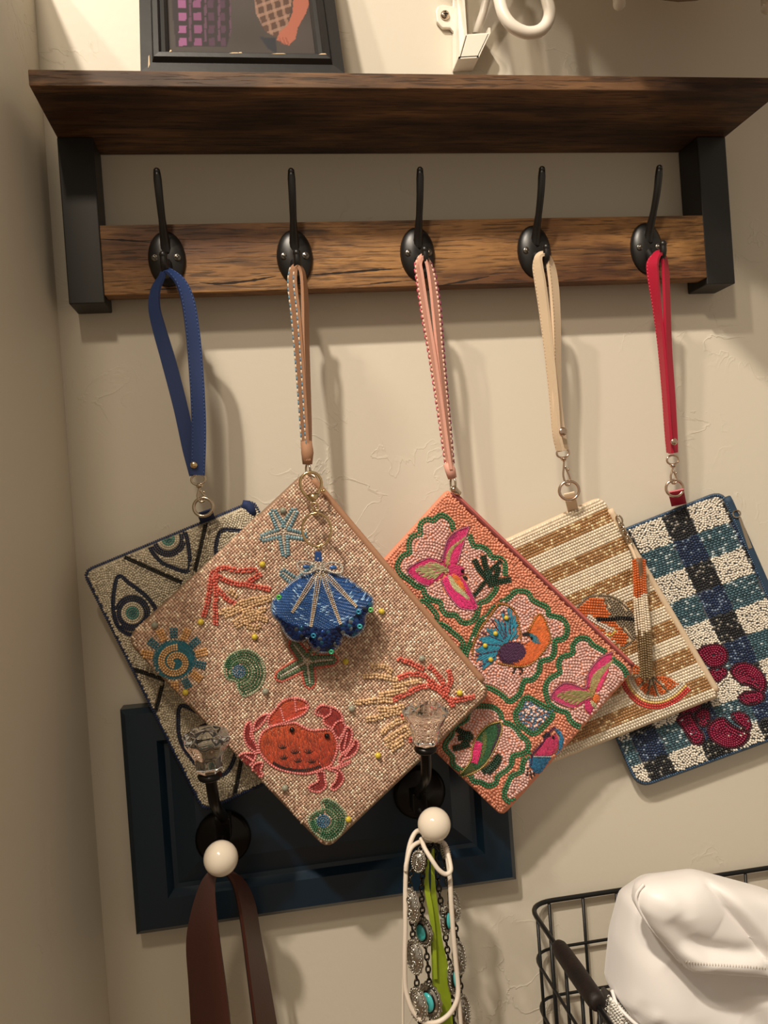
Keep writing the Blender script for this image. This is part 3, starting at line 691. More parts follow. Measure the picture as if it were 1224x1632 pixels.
for a in (((668, 1372), -.094, .0055, .0080, -.75, False, .25), ((657, 1442), -.094, .0066, .0124, -.85, False, -.12), ((662, 1524), -.094, .0070, .0124, -.80, False, -.10),
          ((667, 1600), -.096, .0074, .0120, -.75, False, -.10), ((676, 1484), -.083, .0085, .0105, -.95, True, -.1), ((686, 1594), -.090, .0098, .0125, -.80, True, -.15),
          ((708, 1356), -.080, .0035, .0085, .5, False, -.3), ((722, 1444), -.086, .0062, .0118, .75, False, -.15), ((708, 1467), -.078, .0075, .0105, 1.0, True, -.05), ((730, 1526), -.086, .0068, .0124, .70, False, -.10),
          ((737, 1612), -.086, .0070, .0124, .70, False, -.10), ((718, 1560), -.076, .0070, .0110, 1.05, True, -.1)): concho(*a)
def chain(P, n, name='chain'):
    P = resample(cat([at(*p) for p in P], n=10), 1e-9+np.linalg.norm(np.diff(cat([at(*p) for p in P], n=10), axis=0), axis=1).sum()/n)
    g = MB()
    for i in range(len(P)-1):
        t = P[i+1]-P[i]; l = np.linalg.norm(t); nrm = np.cross(t, (1, .2, 0) if i % 2 else (0, 1, .2)); g.torus((P[i]+P[i+1])/2, l*.62, .00065, nrm, 12, 6, (.62, 1), up=t)
    g.build(name, DARKSIL, belt)
chain([(690, 1345, -.080), (672, 1350, -.088), (664, 1372, -.091), (653, 1400, -.092), (657, 1442, -.091), (657, 1480, -.092), (662, 1524, -.091), (664, 1562, -.092), (667, 1600, -.093), (672, 1650, -.093)], 34)
chain([(690, 1345, -.082), (678, 1370, -.086), (672, 1420, -.085), (676, 1484, -.081), (682, 1540, -.082), (686, 1594, -.086), (690, 1650, -.086)], 32)
chain([(692, 1345, -.080), (706, 1356, -.079), (712, 1400, -.082), (722, 1444, -.083), (727, 1485, -.083), (730, 1526, -.083), (734, 1570, -.083), (737, 1612, -.083), (740, 1650, -.083)], 34)
chain([(690, 1345, -.080), (697, 1380, -.078), (700, 1420, -.076), (707, 1467, -.075), (713, 1515, -.074), (718, 1560, -.074), (724, 1640, -.074)], 30)

# ================================================================== wire basket with a wooden handle
BX = .2971; BZ = at(933, 1427, -.006)[2]; BY = -.235; BR = 1.05; bas = thing('wire_basket', 'black wire basket with a dark wooden grip, low on the right of the wall', 'basket', (.55, -.12, BZ-.17))
def hoop(z, r, name, inset=0.0):
    x0, y0, x1, y1 = BX+inset, BY+inset, BR-inset, -.006-inset; c = .011
    P = round_poly([(x0, y1), (x0, y0), (x1, y0), (x1, y1)], c*2, 8); P = np.c_[P, np.full(len(P), z)]
    MB().tube(P, r, 8, True).build(name, WIRE, bas)
hoop(BZ, .0020, 'rim')
for k in range(1, 5): hoop(BZ-.0395*k, .0013, 'hoop')
vw = MB().tube([(0, 0, 0), (0, 0, -.158)], .0013, 8).build('upright', WIRE, bas)
first = True
spots = [(at(875, 1440, -.006)[0]+.0296*k, -.006) for k in range(24)]+[(BX, -.030-.0296*k) for k in range(7)]+[(BX+.018+.0296*k, BY) for k in range(0)]
for x, y in spots:
    o = vw if first else vw.copy()
    if not first: scene.collection.objects.link(o)
    first = False; o.location = (x, y, BZ)
    o.parent = bas; o.matrix_parent_inverse = Matrix.Translation(-Vector(bas.location))
bw = MB()
for k in range(24): x = at(875, 1440, -.006)[0]+.0296*k; bw.tube([(x, BY+.004, BZ-.158), (x, -.008, BZ-.158)], .0013, 6)
bw.build('bottom_wires', WIRE, bas)
GRIP = wood('dark_grip_wood', [(.3, (28, 17, 13)), (.6, (50, 31, 23)), (.8, (40, 25, 18))], (120, 100, 90), 40, 8, False, .2)
hz = BZ+.002
MB().lathe((BX, -.075, hz), (0, -1, 0), [(.0030, 0), (.0050, .0010), (.0060, .004), (.0064, .012), (.0066, .034), (.0064, .060), (.0062, .068), (.0054, .0725), (.0030, .0735)], 24).build('grip', GRIP, bas)

# ================================================================== white satin cap in the basket
class Puff(Bag):
    folds = ()
    def height(s, X):
        h = Bag.height(s, X)
        for pts, wd, amp, sharp in s.folds:
            d = np.full(len(X), 9.0); tt = np.zeros(len(X)); n_ = len(pts)-1
            for k in range(n_):
                a = np.asarray(pts[k]); b = np.asarray(pts[k+1]); t = np.clip(((X-a)@(b-a))/((b-a)@(b-a)), 0, 1); e = np.linalg.norm(X-(a+t[:, None]*(b-a)), axis=1)
                c = e < d; d = np.where(c, e, d); tt = np.where(c, (k+t)/n_, tt)
            f = np.exp(-d/wd) if sharp else np.exp(-(d/wd)**2)
            h = h+amp*f*np.clip(np.sin(tt*math.pi), 0, 1)**.7
        return h
    def body(s, name, mt, parent):
        n = len(s.W); V = []; F = []; K = np.r_[1, .992, .97, np.linspace(.95, .015, 62)]
        for side in (1, -1):
            for k in K:
                X = s.c+(s.W-s.c)*k; h = s.height(X) if side == 1 else np.clip(Bag.height(s, X), 0, s.T/2)
                for x, y in zip(X, h): V.append((x[0], s.Yc-side*y, x[1]))
        m_ = n*len(K)
        for q in range(2):
            for i in range(len(K)-1):
                for k in range(n):
                    f = (q*m_+i*n+k, q*m_+i*n+(k+1) % n, q*m_+(i+1)*n+(k+1) % n, q*m_+(i+1)*n+k); F.append(f if q else f[::-1])
            V.append(tuple(np.mean([V[q*m_+(len(K)-1)*n+k] for k in range(n)], 0)))
            for k in range(n): F.append((q*m_+(len(K)-1)*n+k, q*m_+(len(K)-1)*n+(k+1) % n, len(V)-1)[::-1 if not q else 1])
        for k in range(n): F.append((k, (k+1) % n, m_+(k+1) % n, m_+k))
        return obj(name, V, F, mt, parent)
def wl2(pts, Y): return [at(x, y, Y)[[0, 2]] for x, y in pts]
capt = thing('satin_cap', 'white satin cap with a stitched flap and sparkling band, lying in the wire basket', 'cap', at(1090, 1632, -.13))
crown = Puff([(1000, 1436), (1040, 1408), (1110, 1400), (1230, 1430), (1330, 1500), (1340, 1640), (1200, 1690), (1060, 1672), (1010, 1632), (975, 1578), (983, 1500)], [8, 10, 10, 14, 14, 14, 14, 10, 6, 5, 10], -.118, .088, 4.0, .0)
crown.folds = [(wl2([(1070, 1515), (1120, 1560), (1180, 1600), (1235, 1660)], -.15), .014, -.009, False), (wl2([(1130, 1550), (1200, 1590), (1280, 1680)], -.15), .010, .006, False), (wl2([(1000, 1480), (1030, 1560), (1075, 1640)], -.14), .018, .004, False)]
crown.folds += [(wl2([(x0, y0), (x0+dx, y0-ln)], -.13), .0030, sg*.0016, False) for x0, y0, dx, ln, sg in ((982, 1594, 6, 40, -1), (990, 1606, 9, 46, 1), (1000, 1616, 8, 44, -1), (1010, 1626, 10, 50, 1), (1021, 1634, 9, 44, -1), (1032, 1642, 12, 52, 1), (1046, 1650, 10, 50, -1))]
crown.body('crown', SATIN, capt)
flap = Puff([(1015, 1412), (1040, 1400), (1110, 1390), (1230, 1422), (1330, 1470), (1330, 1556), (1224, 1549), (1088, 1539), (1030, 1472), (1010, 1436)], [8, 8, 12, 14, 14, 10, 6, 6, 12, 8], -.165, .034, 7.0, .0)
flap.folds = [(wl2([(1128, 1385), (1138, 1418), (1158, 1448), (1195, 1492), (1219, 1526), (1232, 1565)], -.18), .0038, -.0075, True), (wl2([(1150, 1405), (1172, 1440), (1210, 1485), (1240, 1530), (1262, 1580)], -.18), .0075, .0050, False),
              (wl2([(1066, 1462), (1096, 1500), (1132, 1516), (1172, 1521), (1228, 1519)], -.18), .0060, -.0062, False), (wl2([(1085, 1525), (1130, 1534), (1180, 1536), (1230, 1538)], -.18), .0045, .0022, False),
              (wl2([(1040, 1425), (1090, 1445), (1140, 1480)], -.18), .012, .0035, False), (wl2([(1060, 1410), (1085, 1430), (1092, 1460)], -.18), .005, -.0016, False), (wl2([(1235, 1440), (1270, 1470), (1320, 1500)], -.18), .01, .004, False)]
flap_o = flap.body('flap', SATIN, capt)
ed = [(1026, 1409), (1015, 1424), (1015, 1440), (1030, 1468), (1060, 1505), (1087, 1536)]
MB().tube(cat([at(x, y, -.1690) for i, (x, y) in enumerate(ed)], n=8), .0010, 8).build('piping', SATIN, flap_o)
B = Beads(); st = resample(np.array([(1094, 1533), (1130, 1537), (1180, 1540), (1224, 1543)], float), 4.6)
B.put(st, math.pi/2, 4.6, 1.8, .9, (200, 190, 178)); emit('stitching', B, flap.surf, THREAD, flap_o, lift=.2)
MB().tube(cat([at(x, y, Y) for x, y, Y in ((975, 1578, -.121), (983, 1600, -.128), (1000, 1620, -.136), (1024, 1641, -.142), (1060, 1668, -.15))], n=8), .0012, 8).build('seam_piping', SATIN, capt)
band = Puff([(967, 1580), (1190, 1766), (1190, 1800), (1010, 1810), (952, 1700)], 5, -.112, .05, 5.0, .0)
band.body('band', mat('grey_band_cloth', (58, 54, 50), .6), capt)
B = Beads(); band.rows(B, [(955, 1570), (1100, 1680), (1100, 1760), (940, 1760)], (232, 228, 220, .25), .9, 4.6, 4.8, 2.2); emit('rhinestones', B, band.surf, BEAD, capt, kind='stuff')

# ================================================================== the five wristlets
GRP = 'beaded pouches hanging by wrist straps from the rack'
def strap(parent, path, Y, hw, ang, t, mt, name='strap'):
    """path: px; Y: depths; hw: half width in px; ang: 0 = facing the viewer, pi/2 = edge-on"""
    C = np.array([at(x, y, yy) for (x, y), yy in zip(path, Y)]); n = len(C)
    C = cat(C, n=8); k = np.linspace(0, n-1, len(C)); HW = np.interp(k, np.arange(n), hw)*.00047; A = np.interp(k, np.arange(n), ang); W = []
    for i in range(len(C)):
        T = C[min(i+1, len(C)-1)]-C[max(i-1, 0)]; T /= np.linalg.norm(T); s_ = np.cross(T, (0, 1, 0)); s_ /= np.linalg.norm(s_)+1e-9
        if i and s_@W0 < 0: s_ = -s_
        W0 = s_; b = C[i]-CAM; b = b-T*(b@T); b /= np.linalg.norm(b); s_ = np.cross(T, b); s_ /= np.linalg.norm(s_); s_ = s_ if s_@W0 >= 0 else -s_; W0 = s_; W.append((s_*math.cos(A[i])+b*math.sin(A[i]))*HW[i])
    V, F = ribbon(C, W, t); o = obj(name, V, F, mt, parent, autosmooth=40)
    return o, C, np.array(W)
def stitches(parent, C, W, f, col, d=.0026, name='stitching', l=.0018, r=.0004, t=.0010, start=0.0):
    g = MB(); P = C+W*f; D = np.r_[0, np.cumsum(np.linalg.norm(np.diff(P, axis=0), axis=1))]; k = np.arange(d+start, D[-1]-d, d)
    for a in k:
        p = np.array([np.interp(a, D, P[:, j]) for j in range(3)]); q = np.array([np.interp(a+l, D, P[:, j]) for j in range(3)]); wv = np.array([np.interp(a, D, W[:, j]) for j in range(3)])
        nn = np.cross(q-p, wv); nn /= np.linalg.norm(nn)+1e-9; nn *= -np.sign(nn[1]) if abs(nn[1]) > .2 else 1
        for sg in ((1,) if abs(nn[1]) > .2 else (1, -1)): g.tube([p+nn*t*sg, q+nn*t*sg], r, 5)
    o = g.build(name, mat('stitch_%d_%d_%d' % col, col, .6), parent); o['kind'] = 'stuff'; return o
def rivet(parent, x, y, Y, r, mt=NICKEL):
    return MB().lathe(at(x, y, Y), (0, -1, 0), [(r, 0), (r, .0006), (r*.75, .0013), (.0003, .0016)], 18).build('rivet', mt, parent)
def hardware(parent, loop, swivel, ring, mt, Y, R=.0062, r=.0011):
    """strap loop, swivel with trigger clasp and the D-ring it hooks into, all given in px"""
    a = at(*loop, Y); b = at(*swivel, Y); c = at(*ring, Y); up = a-c; up /= np.linalg.norm(up)
    cl = MB().torus(a, .0048, .0009, (0, 1, 0), 18, 7, (1.05, .8), up=up)
    cl.lathe(a-up*.0034, -up, [(.0022, 0), (.0028, .0010), (.0022, .0024), (.0014, .0030)], 12); L = np.linalg.norm(a-c)
    top = a-up*.006; bot = c+up*(R*.78)
    side = np.cross(up, (0, 1, 0)); d = np.linalg.norm(top-bot)
    cl.tube(cat([top, top-up*d*.3+side*.0012, top-up*d*.65+side*.0026, bot+side*.0016-up*.0012, bot-side*.0014-up*.0010, bot-side*.0024+up*d*.2, top-up*d*.45-side*.0010, top-up*d*.25], n=5), .0009, 7)
    cl.ball(top-up*d*.42-side*.0024, .0010, 8)
    k = cl.build('trigger_clasp', mt, parent)
    MB().torus(c, R, r, (0.15, 1, 0), 24, 8, (1, .95), up=up).build('ring', mt, parent)
def loop_tab(parent, top, bot, Yc, Yr, hw, mt):
    """short cloth tab folded round the ring and sewn into the pouch's edge"""
    a, b = np.array(top, float), np.array(bot, float); m_ = (a+b)/2
    return strap(parent, [b, m_, a, m_, b], [Yc-.002, (Yc+Yr)/2-.0028, Yr, (Yc+Yr)/2+.0028, Yc+.001], [hw]*5, [0]*5, .0012, mt, 'ring_tab')[0]
def edge_tube(parent, bag, a, b, r, mt, name, dY=0.0):
    """piping or zipper tape along part of a pouch's outline, between two px points"""
    P = bag.px; i = np.argmin(np.linalg.norm(P-np.array(a), axis=1)); j = np.argmin(np.linalg.norm(P-np.array(b), axis=1))
    idx = list(range(i, j+1)) if i <= j else list(range(i, len(P)))+list(range(0, j+1))
    C = resample(atv(P[idx], np.full(len(idx), bag.Yc+dY)), .004); return MB().tube(C, r, 8).build(name, mt, parent)
HX = [h[0] for h in HOOKS]; HZ = [h[2] for h in HOOKS]
CREAM = (224, 214, 192); NAVY = (26, 40, 72)

# ------------------------------------------------------------------ 1: eye pouch, blue strap
YB1 = -.0300
b1 = Bag([(133, 911), (404, 799), (590, 1172), (325, 1292)], [14, 8, 16, 14], YB1, .014, seed=1)
w1 = thing('beaded_wristlet', 'cream beaded pouch with navy eye pattern on a wide navy blue strap', 'pouch', at(325, 1290, YB1), GRP)
NAVYCLOTH = noise_bump(mat('navy_cloth', (30, 48, 92), .75), 900, .3, .0004)
body = b1.body('body', mat('cream_lining', (176, 164, 142), .8), w1)
ol = Beads(); bk = Beads(); sv = Beads()
Z3 = lambda p: zm(p, 120, 740, 2.914)
for ln in ([(612, 250), (585, 370), (556, 490)], [(232, 432), (360, 490), (492, 548)], [(222, 938), (320, 968), (410, 1000)], [(410, 1000), (385, 1100), (352, 1210)], [(410, 1000), (520, 1030), (640, 1090)], [(770, 1380), (755, 1460), (738, 1540)], [(770, 1380), (800, 1200), (850, 1000)], [(556, 490), (660, 560), (800, 600)]):
    bk = Beads(); b1.stroke(bk, Z3(ln), (16, 16, 20), 3.0, 3.4, 1.8, rows=(-1.6, 1.6)); b1.stroke(bk, Z3(ln), (178, 168, 150, .55), 8.0, 2.6, 1.6, rows=(-5.0, 5.0, -8.0, 8.0), jit=.2); emit('lattice_line', bk, b1.surf, BEAD, body)
def ring(bag, B, c, r, col, d=3.4, w=3.6, h=1.9):
    t = np.linspace(0, 2*math.pi, 24, endpoint=False); bag.stroke(B, np.stack([c[0]+r*np.cos(t), c[1]+r*np.sin(t)], 1), col, d, w, h, closed=True)
eyes = [((211, 977), Z3([(200, 520), (178, 600), (178, 690), (205, 760), (262, 790), (330, 760), (372, 690), (360, 650), (320, 605), (255, 555)])),
        ((268, 859), Z3([(345, 380), (395, 450), (450, 478), (524, 494), (528, 400), (505, 310), (440, 260), (360, 300)])),
        ((335, 1180), Z3([(492, 1122), (478, 1200), (488, 1280), (530, 1355), (605, 1432), (690, 1440), (740, 1360), (740, 1260), (680, 1180), (590, 1160)])),
        ((395, 880), Z3([(690, 305), (660, 345), (655, 420), (700, 520), (800, 560), (880, 480), (870, 380), (800, 320)])),
        ((450, 1060), [(400, 1020), (390, 1060), (420, 1110), (470, 1130), (500, 1090), (490, 1040), (440, 1010)])]
for c, al in eyes:
    ol = sv = Beads(); b1.stroke(ol, al, NAVY, 3.3, 3.6, 2.0, rows=(-1.7, 1.7), closed=True)
    for k, (r, col) in enumerate(((1.5, (52, 110, 112)), (5, (70, 132, 134)), (8.8, (88, 158, 150)), (12.4, CREAM), (16, CREAM), (20, NAVY), (23.6, NAVY), (27.2, NAVY))): ring(b1, ol, c, r, col)
    emit('eye_motif', ol, b1.surf, BEAD, body)
fld = Beads(); bb = b1.px
b1.stroke(fld, round_poly([(140, 914), (401, 806), (582, 1170), (327, 1282)], 14), CREAM, 3.4, 3.6, 1.8, closed=True, smooth=False)
b1.patches(fld, bb, CREAM, 20, 3.5, 3.8, 1.8, jit=.16)
emit('seed_beads', fld, b1.surf, BEAD, body, kind='stuff')
eb = Beads(); q = resample(np.array(list(b1.px)+[b1.px[0]]), 3.6); t = np.gradient(q, axis=0); eb.put(q, np.arctan2(t[:, 1], t[:, 0]), 3.6, 4.6, 2.4, (34, 52, 92), .25); emit('edge_beads', eb, b1.surf, BEAD, body)
MB().tube([at(x, y, YB1-.003) for x, y in ((386, 803), (394, 805), (400, 812), (404, 822))], [.003, .004, .004, .003], 8).build('zipper_end', NAVYCLOTH, w1)
BLUEL = noise_bump(mat('blue_leather', (38, 60, 112), .5), 700, .2, .0003)
o, C, W = strap(w1, [(312, 757), (302, 715), (288, 650), (270, 580), (254, 525), (246, 490), (248, 462), (257, 443), (262, 432), (272, 434), (288, 450), (299, 478), (306, 520), (311, 570), (315, 630), (317, 690), (315, 757)],
      [-.046, -.047, -.049, -.051, -.053, -.055, -.056, -.056, -.0565, -.058, -.060, -.060, -.059, -.057, -.055, -.052, -.050], [10, 11, 11, 11, 10, 9, 8, 6.5, 6, 6.5, 8.5, 10, 10.5, 11, 11, 11, 11],
      [0, 0, 0, .15, .3, .5, .8, 1.1, 1.2, 1.0, .6, .3, .15, 0, 0, 0, 0], .0022, BLUEL)
stitches(o, C[64:], W[64:], .82, (58, 84, 140)); stitches(o, C[64:], W[64:], -.82, (58, 84, 140)); rivet(o, 309, 741, -.053, .0026, GOLD)
hardware(w1, (316, 764), (320, 782), (324, 808), NICKEL, -.048, .0070, .0013)
loop_tab(w1, (326, 815), (331, 829), YB1, -.046, 12, NAVYCLOTH)

# ------------------------------------------------------------------ 2: linen pouch with sea creatures
YB2 = -.066
b2 = Bag([(487, 750), (784, 1103), (521, 1354), (199, 1018)], [16, 22, 20, 26], YB2, .016, seed=2, wav=.0016)
w2 = thing('beaded_wristlet', 'sparkling beige linen pouch with red crab, coral, starfish and shells', 'pouch', at(521, 1350, YB2), GRP)
LINEN = mat('linen_cloth', (150, 122, 98), .7)
body = b2.body('body', LINEN, w2)
Z4 = lambda p: zm(p, 200, 740, 2.04); Z6 = lambda p: zm(p, 300, 780, 6.8); ZS = lambda p: zm(p, 200, 980, 4.708); ZC = lambda p: zm(p, 540, 1000, 4.708); Z7 = lambda p: zm(p, 360, 1090, 5.1)
wv = Beads(); e1 = np.array([.643, .766]); e2 = np.array([-.72, .694]); d_ = 4.3
I, J = np.meshgrid(np.arange(-10, 140), np.arange(-10, 140)); P = np.array([487, 750])+(I.reshape(-1, 1)*e1+J.reshape(-1, 1)*e2)*d_; par = ((I+J) % 2).reshape(-1)
k = b2.clip(P, .992); P = P[k]+rng.normal(0, .25, (k.sum(), 2)); par = par[k]; n = len(P)
base = np.where(rng.random(n)[:, None] < .5, s2l((214, 180, 156)), s2l((190, 154, 132))); sh = np.clip(rng.random(n)*1.8-.75, 0, 1)*.9; base = np.where((sh > .55)[:, None], s2l((238, 216, 192)), base)
wv.put(P, np.where(par == 1, math.atan2(e1[1], e1[0]), math.atan2(e2[1], e2[0]))+rng.normal(0, .1, n), 5.6, 3.7, 1.25, np.c_[base, sh], .14)
emit('weave', wv, b2.surf, WEAVE, body, kind='stuff')
def motif(name, bag, B, parent, mt=BEAD, lift=.7, label=None): return emit(name, B, bag.surf, mt, parent, lift=lift, label=label)
def coral(B, p, col):
    for sd in (-2.1, 2.1):
        C_ = cat(p, False, 1.0); T_ = np.gradient(C_, axis=0); T_ /= np.linalg.norm(T_, axis=1, keepdims=True); Q = resample(C_+np.stack([-T_[:, 1], T_[:, 0]], 1)*sd, 4.7)
        Q = Q+rng.normal(0, .5, Q.shape); B.put(Q, rng.uniform(0, 3.1, len(Q)), 4.9, 4.5, rng.uniform(3.0, 4.2, len(Q)), col, .14)
LB_ = (124, 158, 170, .25); WT = (214, 204, 190, .2); CO = (206, 96, 82); TAN = (216, 180, 138); GR = (52, 104, 72, .15); LG = (150, 168, 140, .2)
def starfish(c, tips, cc, ce, out=None, label=None):
    B = Beads(); c = np.array(c)
    for t in tips:
        t = np.array(t); L = np.linalg.norm(t-c); u = (t-c)/L; n_ = np.array([-u[1], u[0]])
        b2.stroke(B, [c+u*3, t-u*2], cc, 3.6, 3.6, 2.4)
        for s_ in (-1, 1): b2.stroke(B, [c+u*7+n_*s_*5.8, c+u*L*.55+n_*s_*5.4, t+n_*s_*4.2], ce, 4.4, 7.2, 3.0, check=False)
        b2.stroke(B, [t+n_*3.5, t+u*3, t-n_*3.5], ce, 4.4, 4.4, 2.8)
        if out:
            for s_ in (-1, 1): b2.stroke(B, [c+u*12+n_*s_*11, c+u*L*.55+n_*s_*10.5, t+n_*s_*8.5, t+u*7+n_*s_*2.5], out, 4.2, 4.2, 2.6)
    motif('starfish_motif', b2, B, body, label=label)
starfish((451, 848), [(435, 816), (470, 814), (418, 858), (486, 855), (455, 884)], WT, LB_, label='pale blue beaded starfish')
starfish((489, 1054), [(446, 1078), (494, 1090), (531, 1051), (468, 1026), (512, 1024)], WT, (96, 122, 92, .2), CO, label='green beaded starfish with coral edge')
starfish((474, 930), [(500, 905), (458, 950), (450, 912)], WT, LB_, label='pale blue beaded starfish behind the shell charm')
B = Beads()
for p in ([(170, 1370), (210, 1220), (235, 1050), (270, 910), (370, 850), (540, 880), (735, 870)], [(300, 1460), (295, 1300), (300, 1150), (300, 1000), (290, 930)], [(300, 930), (400, 980), (500, 1020), (620, 1030), (760, 1060), (880, 1085)], [(620, 1025), (700, 970), (780, 925)], [(330, 1090), (400, 1170), (500, 1240)]):
    coral(B, Z6(p), CO)
motif('coral_motif', b2, B, body, lift=1.2, label='red coral branch of beads')
B = Beads()
for p in ([(340, 1330), (480, 1290), (600, 1220), (880, 1160)], [(400, 1370), (560, 1300), (720, 1240), (890, 1190)], [(460, 1110), (520, 1150)], [(500, 1440), (600, 1380), (740, 1330), (830, 1300)], [(520, 1480), (640, 1430), (760, 1390), (850, 1420)], [(640, 1480), (720, 1500), (780, 1480)], [(600, 1340), (700, 1320), (800, 1370)]):
    coral(B, Z6(p), TAN)
motif('coral_motif', b2, B, body, lift=1.2, label='sand coloured coral of beads')
B = Beads()
for p in ([(450, 235), (540, 265), (630, 310)], [(450, 375), (540, 350), (640, 360), (710, 420), (790, 480)], [(410, 540), (520, 490), (600, 450), (690, 440), (760, 480)], [(680, 290), (740, 350), (780, 420), (800, 500)], [(820, 320), (840, 390), (810, 470)], [(760, 480), (830, 540), (920, 535), (1010, 520)], [(830, 545), (850, 585)], [(540, 830), (545, 850)], [(480, 650), (490, 680)]):
    coral(B, ZC(p), CO)
motif('coral_motif', b2, B, body, lift=1.2, label='red coral branch of beads by the right corner')
B = Beads()
for p in ([(250, 290), (330, 290), (390, 330)], [(190, 365), (270, 360), (350, 370), (430, 390)], [(410, 435), (500, 420), (610, 400)], [(310, 500), (400, 490), (500, 465)], [(120, 560), (220, 550), (330, 540), (400, 545)], [(300, 610), (380, 610), (480, 590)], [(210, 690), (300, 670), (400, 640), (480, 640)], [(320, 790), (380, 740), (450, 700), (530, 680)], [(350, 850), (430, 790), (530, 740)], [(370, 885), (440, 850), (530, 790)], [(400, 910), (470, 860)]):
    coral(B, ZC(p), TAN)
motif('coral_motif', b2, B, body, lift=1.2, label='sand coloured fan coral of beads')
# spiral shell with rays
B = Beads(); SB = Beads(); c = np.array([278, 1051]); TEAL = (20, 104, 122)
t = np.linspace(0, 2*math.pi, 60); b2.stitch(SB, np.stack([c[0]+35*np.cos(t), c[1]+32*np.sin(t)], 1)[::3], TEAL, .6, 9, 1.7, 1.2, fan=None)
t = np.linspace(.4, 3.7*math.pi, 90); r = 4.5+(t/(3.7*math.pi))*25; sp = np.stack([c[0]+2+r*np.cos(t+1.2), c[1]+4+r*.92*np.sin(t+1.2)], 1)
b2.stroke(B, sp[4:76], (222, 176, 120), 4.0, 4.0, 3.0, rows=(-3.6, 0, 3.6), check=False)
for i in range(14):
    a = i*2*math.pi/14+.2
    if 2.55 < a < 3.0: continue
    u = np.array([math.cos(a), math.sin(a)]); n_ = np.array([-u[1], u[0]])
    for s_ in (-4, 0, 4): b2.stroke(B, [c+u*36+n_*s_, c+u*(52 if i % 2 else 49)+n_*s_*1.1], (218, 168, 110) if i % 2 else (58, 116, 134, .15), 4.2, 4.2, 2.8, check=False)
mo = motif('spiral_shell_motif', b2, SB, body, THREAD, .4, 'teal spiral shell with bead rays'); motif('ray_beads', b2, B, mo, lift=1.0)
def shell(poly, core, label):
    B = Beads(); poly = np.array(poly); b2.stroke(B, poly, LG, 3.8, 3.8, 2.8, closed=True)
    for k in range(3): ring(b2, B, core, 2+k*3.6, (70, 118, 150, .2), 3.4, 3.4, 2.8)
    c0 = np.array(core)
    for k in range(1, 8): b2.stroke(B, c0+(poly-c0)*(1-k*.115), GR if k != 4 else (98, 138, 104, .2), 3.8, 3.8, 2.6, closed=True)
    b2.rows(B, cat(poly, True, 2), GR, .8, 3.8, 3.8, 2.4); motif('shell_motif', b2, B, body, label=label)
shell(ZS([(745, 440), (750, 350), (810, 285), (900, 260), (980, 290), (1035, 370), (1045, 450), (1010, 540), (950, 585), (890, 610), (850, 560), (830, 500), (770, 480)]), (381, 1070), 'green beaded snail shell')
shell(Z7([(680, 1080), (735, 1035), (785, 1010), (775, 960), (820, 930), (900, 970), (970, 1050), (970, 1130), (940, 1200), (870, 1260), (800, 1260), (720, 1200), (680, 1130)]), (515, 1308), 'green beaded snail shell at the bottom corner')
# crab
PK = (226, 134, 132); RED = (140, 34, 32); S = Beads(); B = Beads(); K = Beads()
cb = Z7([(345, 360), (400, 335), (480, 325), (560, 315), (620, 345), (690, 375), (780, 370), (850, 370), (890, 430), (905, 500), (890, 580), (850, 660), (780, 690), (680, 725), (590, 725), (480, 705), (390, 670), (310, 600), (270, 530), (275, 450), (300, 390)])
cl = Z7([(355, 340), (350, 270), (390, 220), (450, 150), (510, 120), (580, 115), (640, 135), (670, 170), (660, 210), (620, 250), (540, 285), (460, 315)])
cr_ = Z7([(880, 400), (860, 360), (800, 320), (790, 265), (740, 250), (730, 220), (770, 175), (830, 180), (890, 200), (940, 250), (950, 310), (972, 350), (940, 420), (915, 440)])
legs = [Z7(x) for x in ([(345, 245), (290, 260), (240, 310), (225, 375), (255, 365), (300, 320)], [(195, 305), (160, 340), (150, 420), (170, 490), (220, 540), (262, 560), (240, 480), (200, 420), (208, 350)], [(235, 565), (150, 560), (108, 590), (150, 650), (200, 655), (235, 610)], [(300, 640), (250, 640), (220, 670), (230, 710), (270, 745), (305, 740), (285, 700)],
        [(985, 350), (1025, 385), (1020, 450), (990, 520), (940, 560), (922, 500), (950, 430)], [(1052, 455), (1078, 490), (1060, 550), (1020, 590), (960, 610), (925, 650), (930, 590), (1000, 530)], [(870, 685), (930, 660), (1010, 625), (990, 650), (930, 675)], [(740, 720), (752, 785), (680, 830), (692, 865), (760, 875), (812, 830), (802, 765), (795, 715)], [(830, 690), (902, 722), (890, 790), (852, 838), (880, 862), (930, 820), (957, 760), (920, 700), (865, 680)])]
for l in legs: b2.stitch(S, l, RED, rng.uniform(0, 3), 7, 1.7, 1.3, .2)
b2.stitch(S, cl, (190, 82, 38), -.5, 12, 1.7, 1.5, .18, col2=(190, 54, 40)); b2.stitch(S, cr_, (150, 40, 36), 1.2, 10, 1.7, 1.4, .2)
b2.stitch(S, cb, (200, 86, 40), 1.35, 13, 1.7, 2.2, .24, col2=(160, 44, 28))
for l in legs: b2.stroke(B, l, PK, 4.0, 4.0, 3.0, closed=True, check=False)
for p in ([(445, 200), (470, 290)], [(560, 125), (570, 220)], [(570, 212), (668, 188)], [(850, 190), (850, 240), (800, 275)], [(870, 350), (900, 310), (952, 290)], [(200, 330), (225, 440)], [(985, 400), (960, 520)], [(1040, 490), (970, 580)], [(160, 580), (220, 620)]): b2.stroke(B, Z7(p), PK, 4.0, 4.0, 3.0, check=False)
for p in (cl, cr_, cb): b2.stroke(B, p, PK, 4.0, 4.2, 3.4, closed=True, check=False)
for p in ([(385, 640), (470, 682), (590, 702), (700, 690), (765, 668)],): b2.stroke(K, Z7(p), (14, 12, 12), 3.0, 2.6, 3.0, rows=(-1.8, .6), check=False)
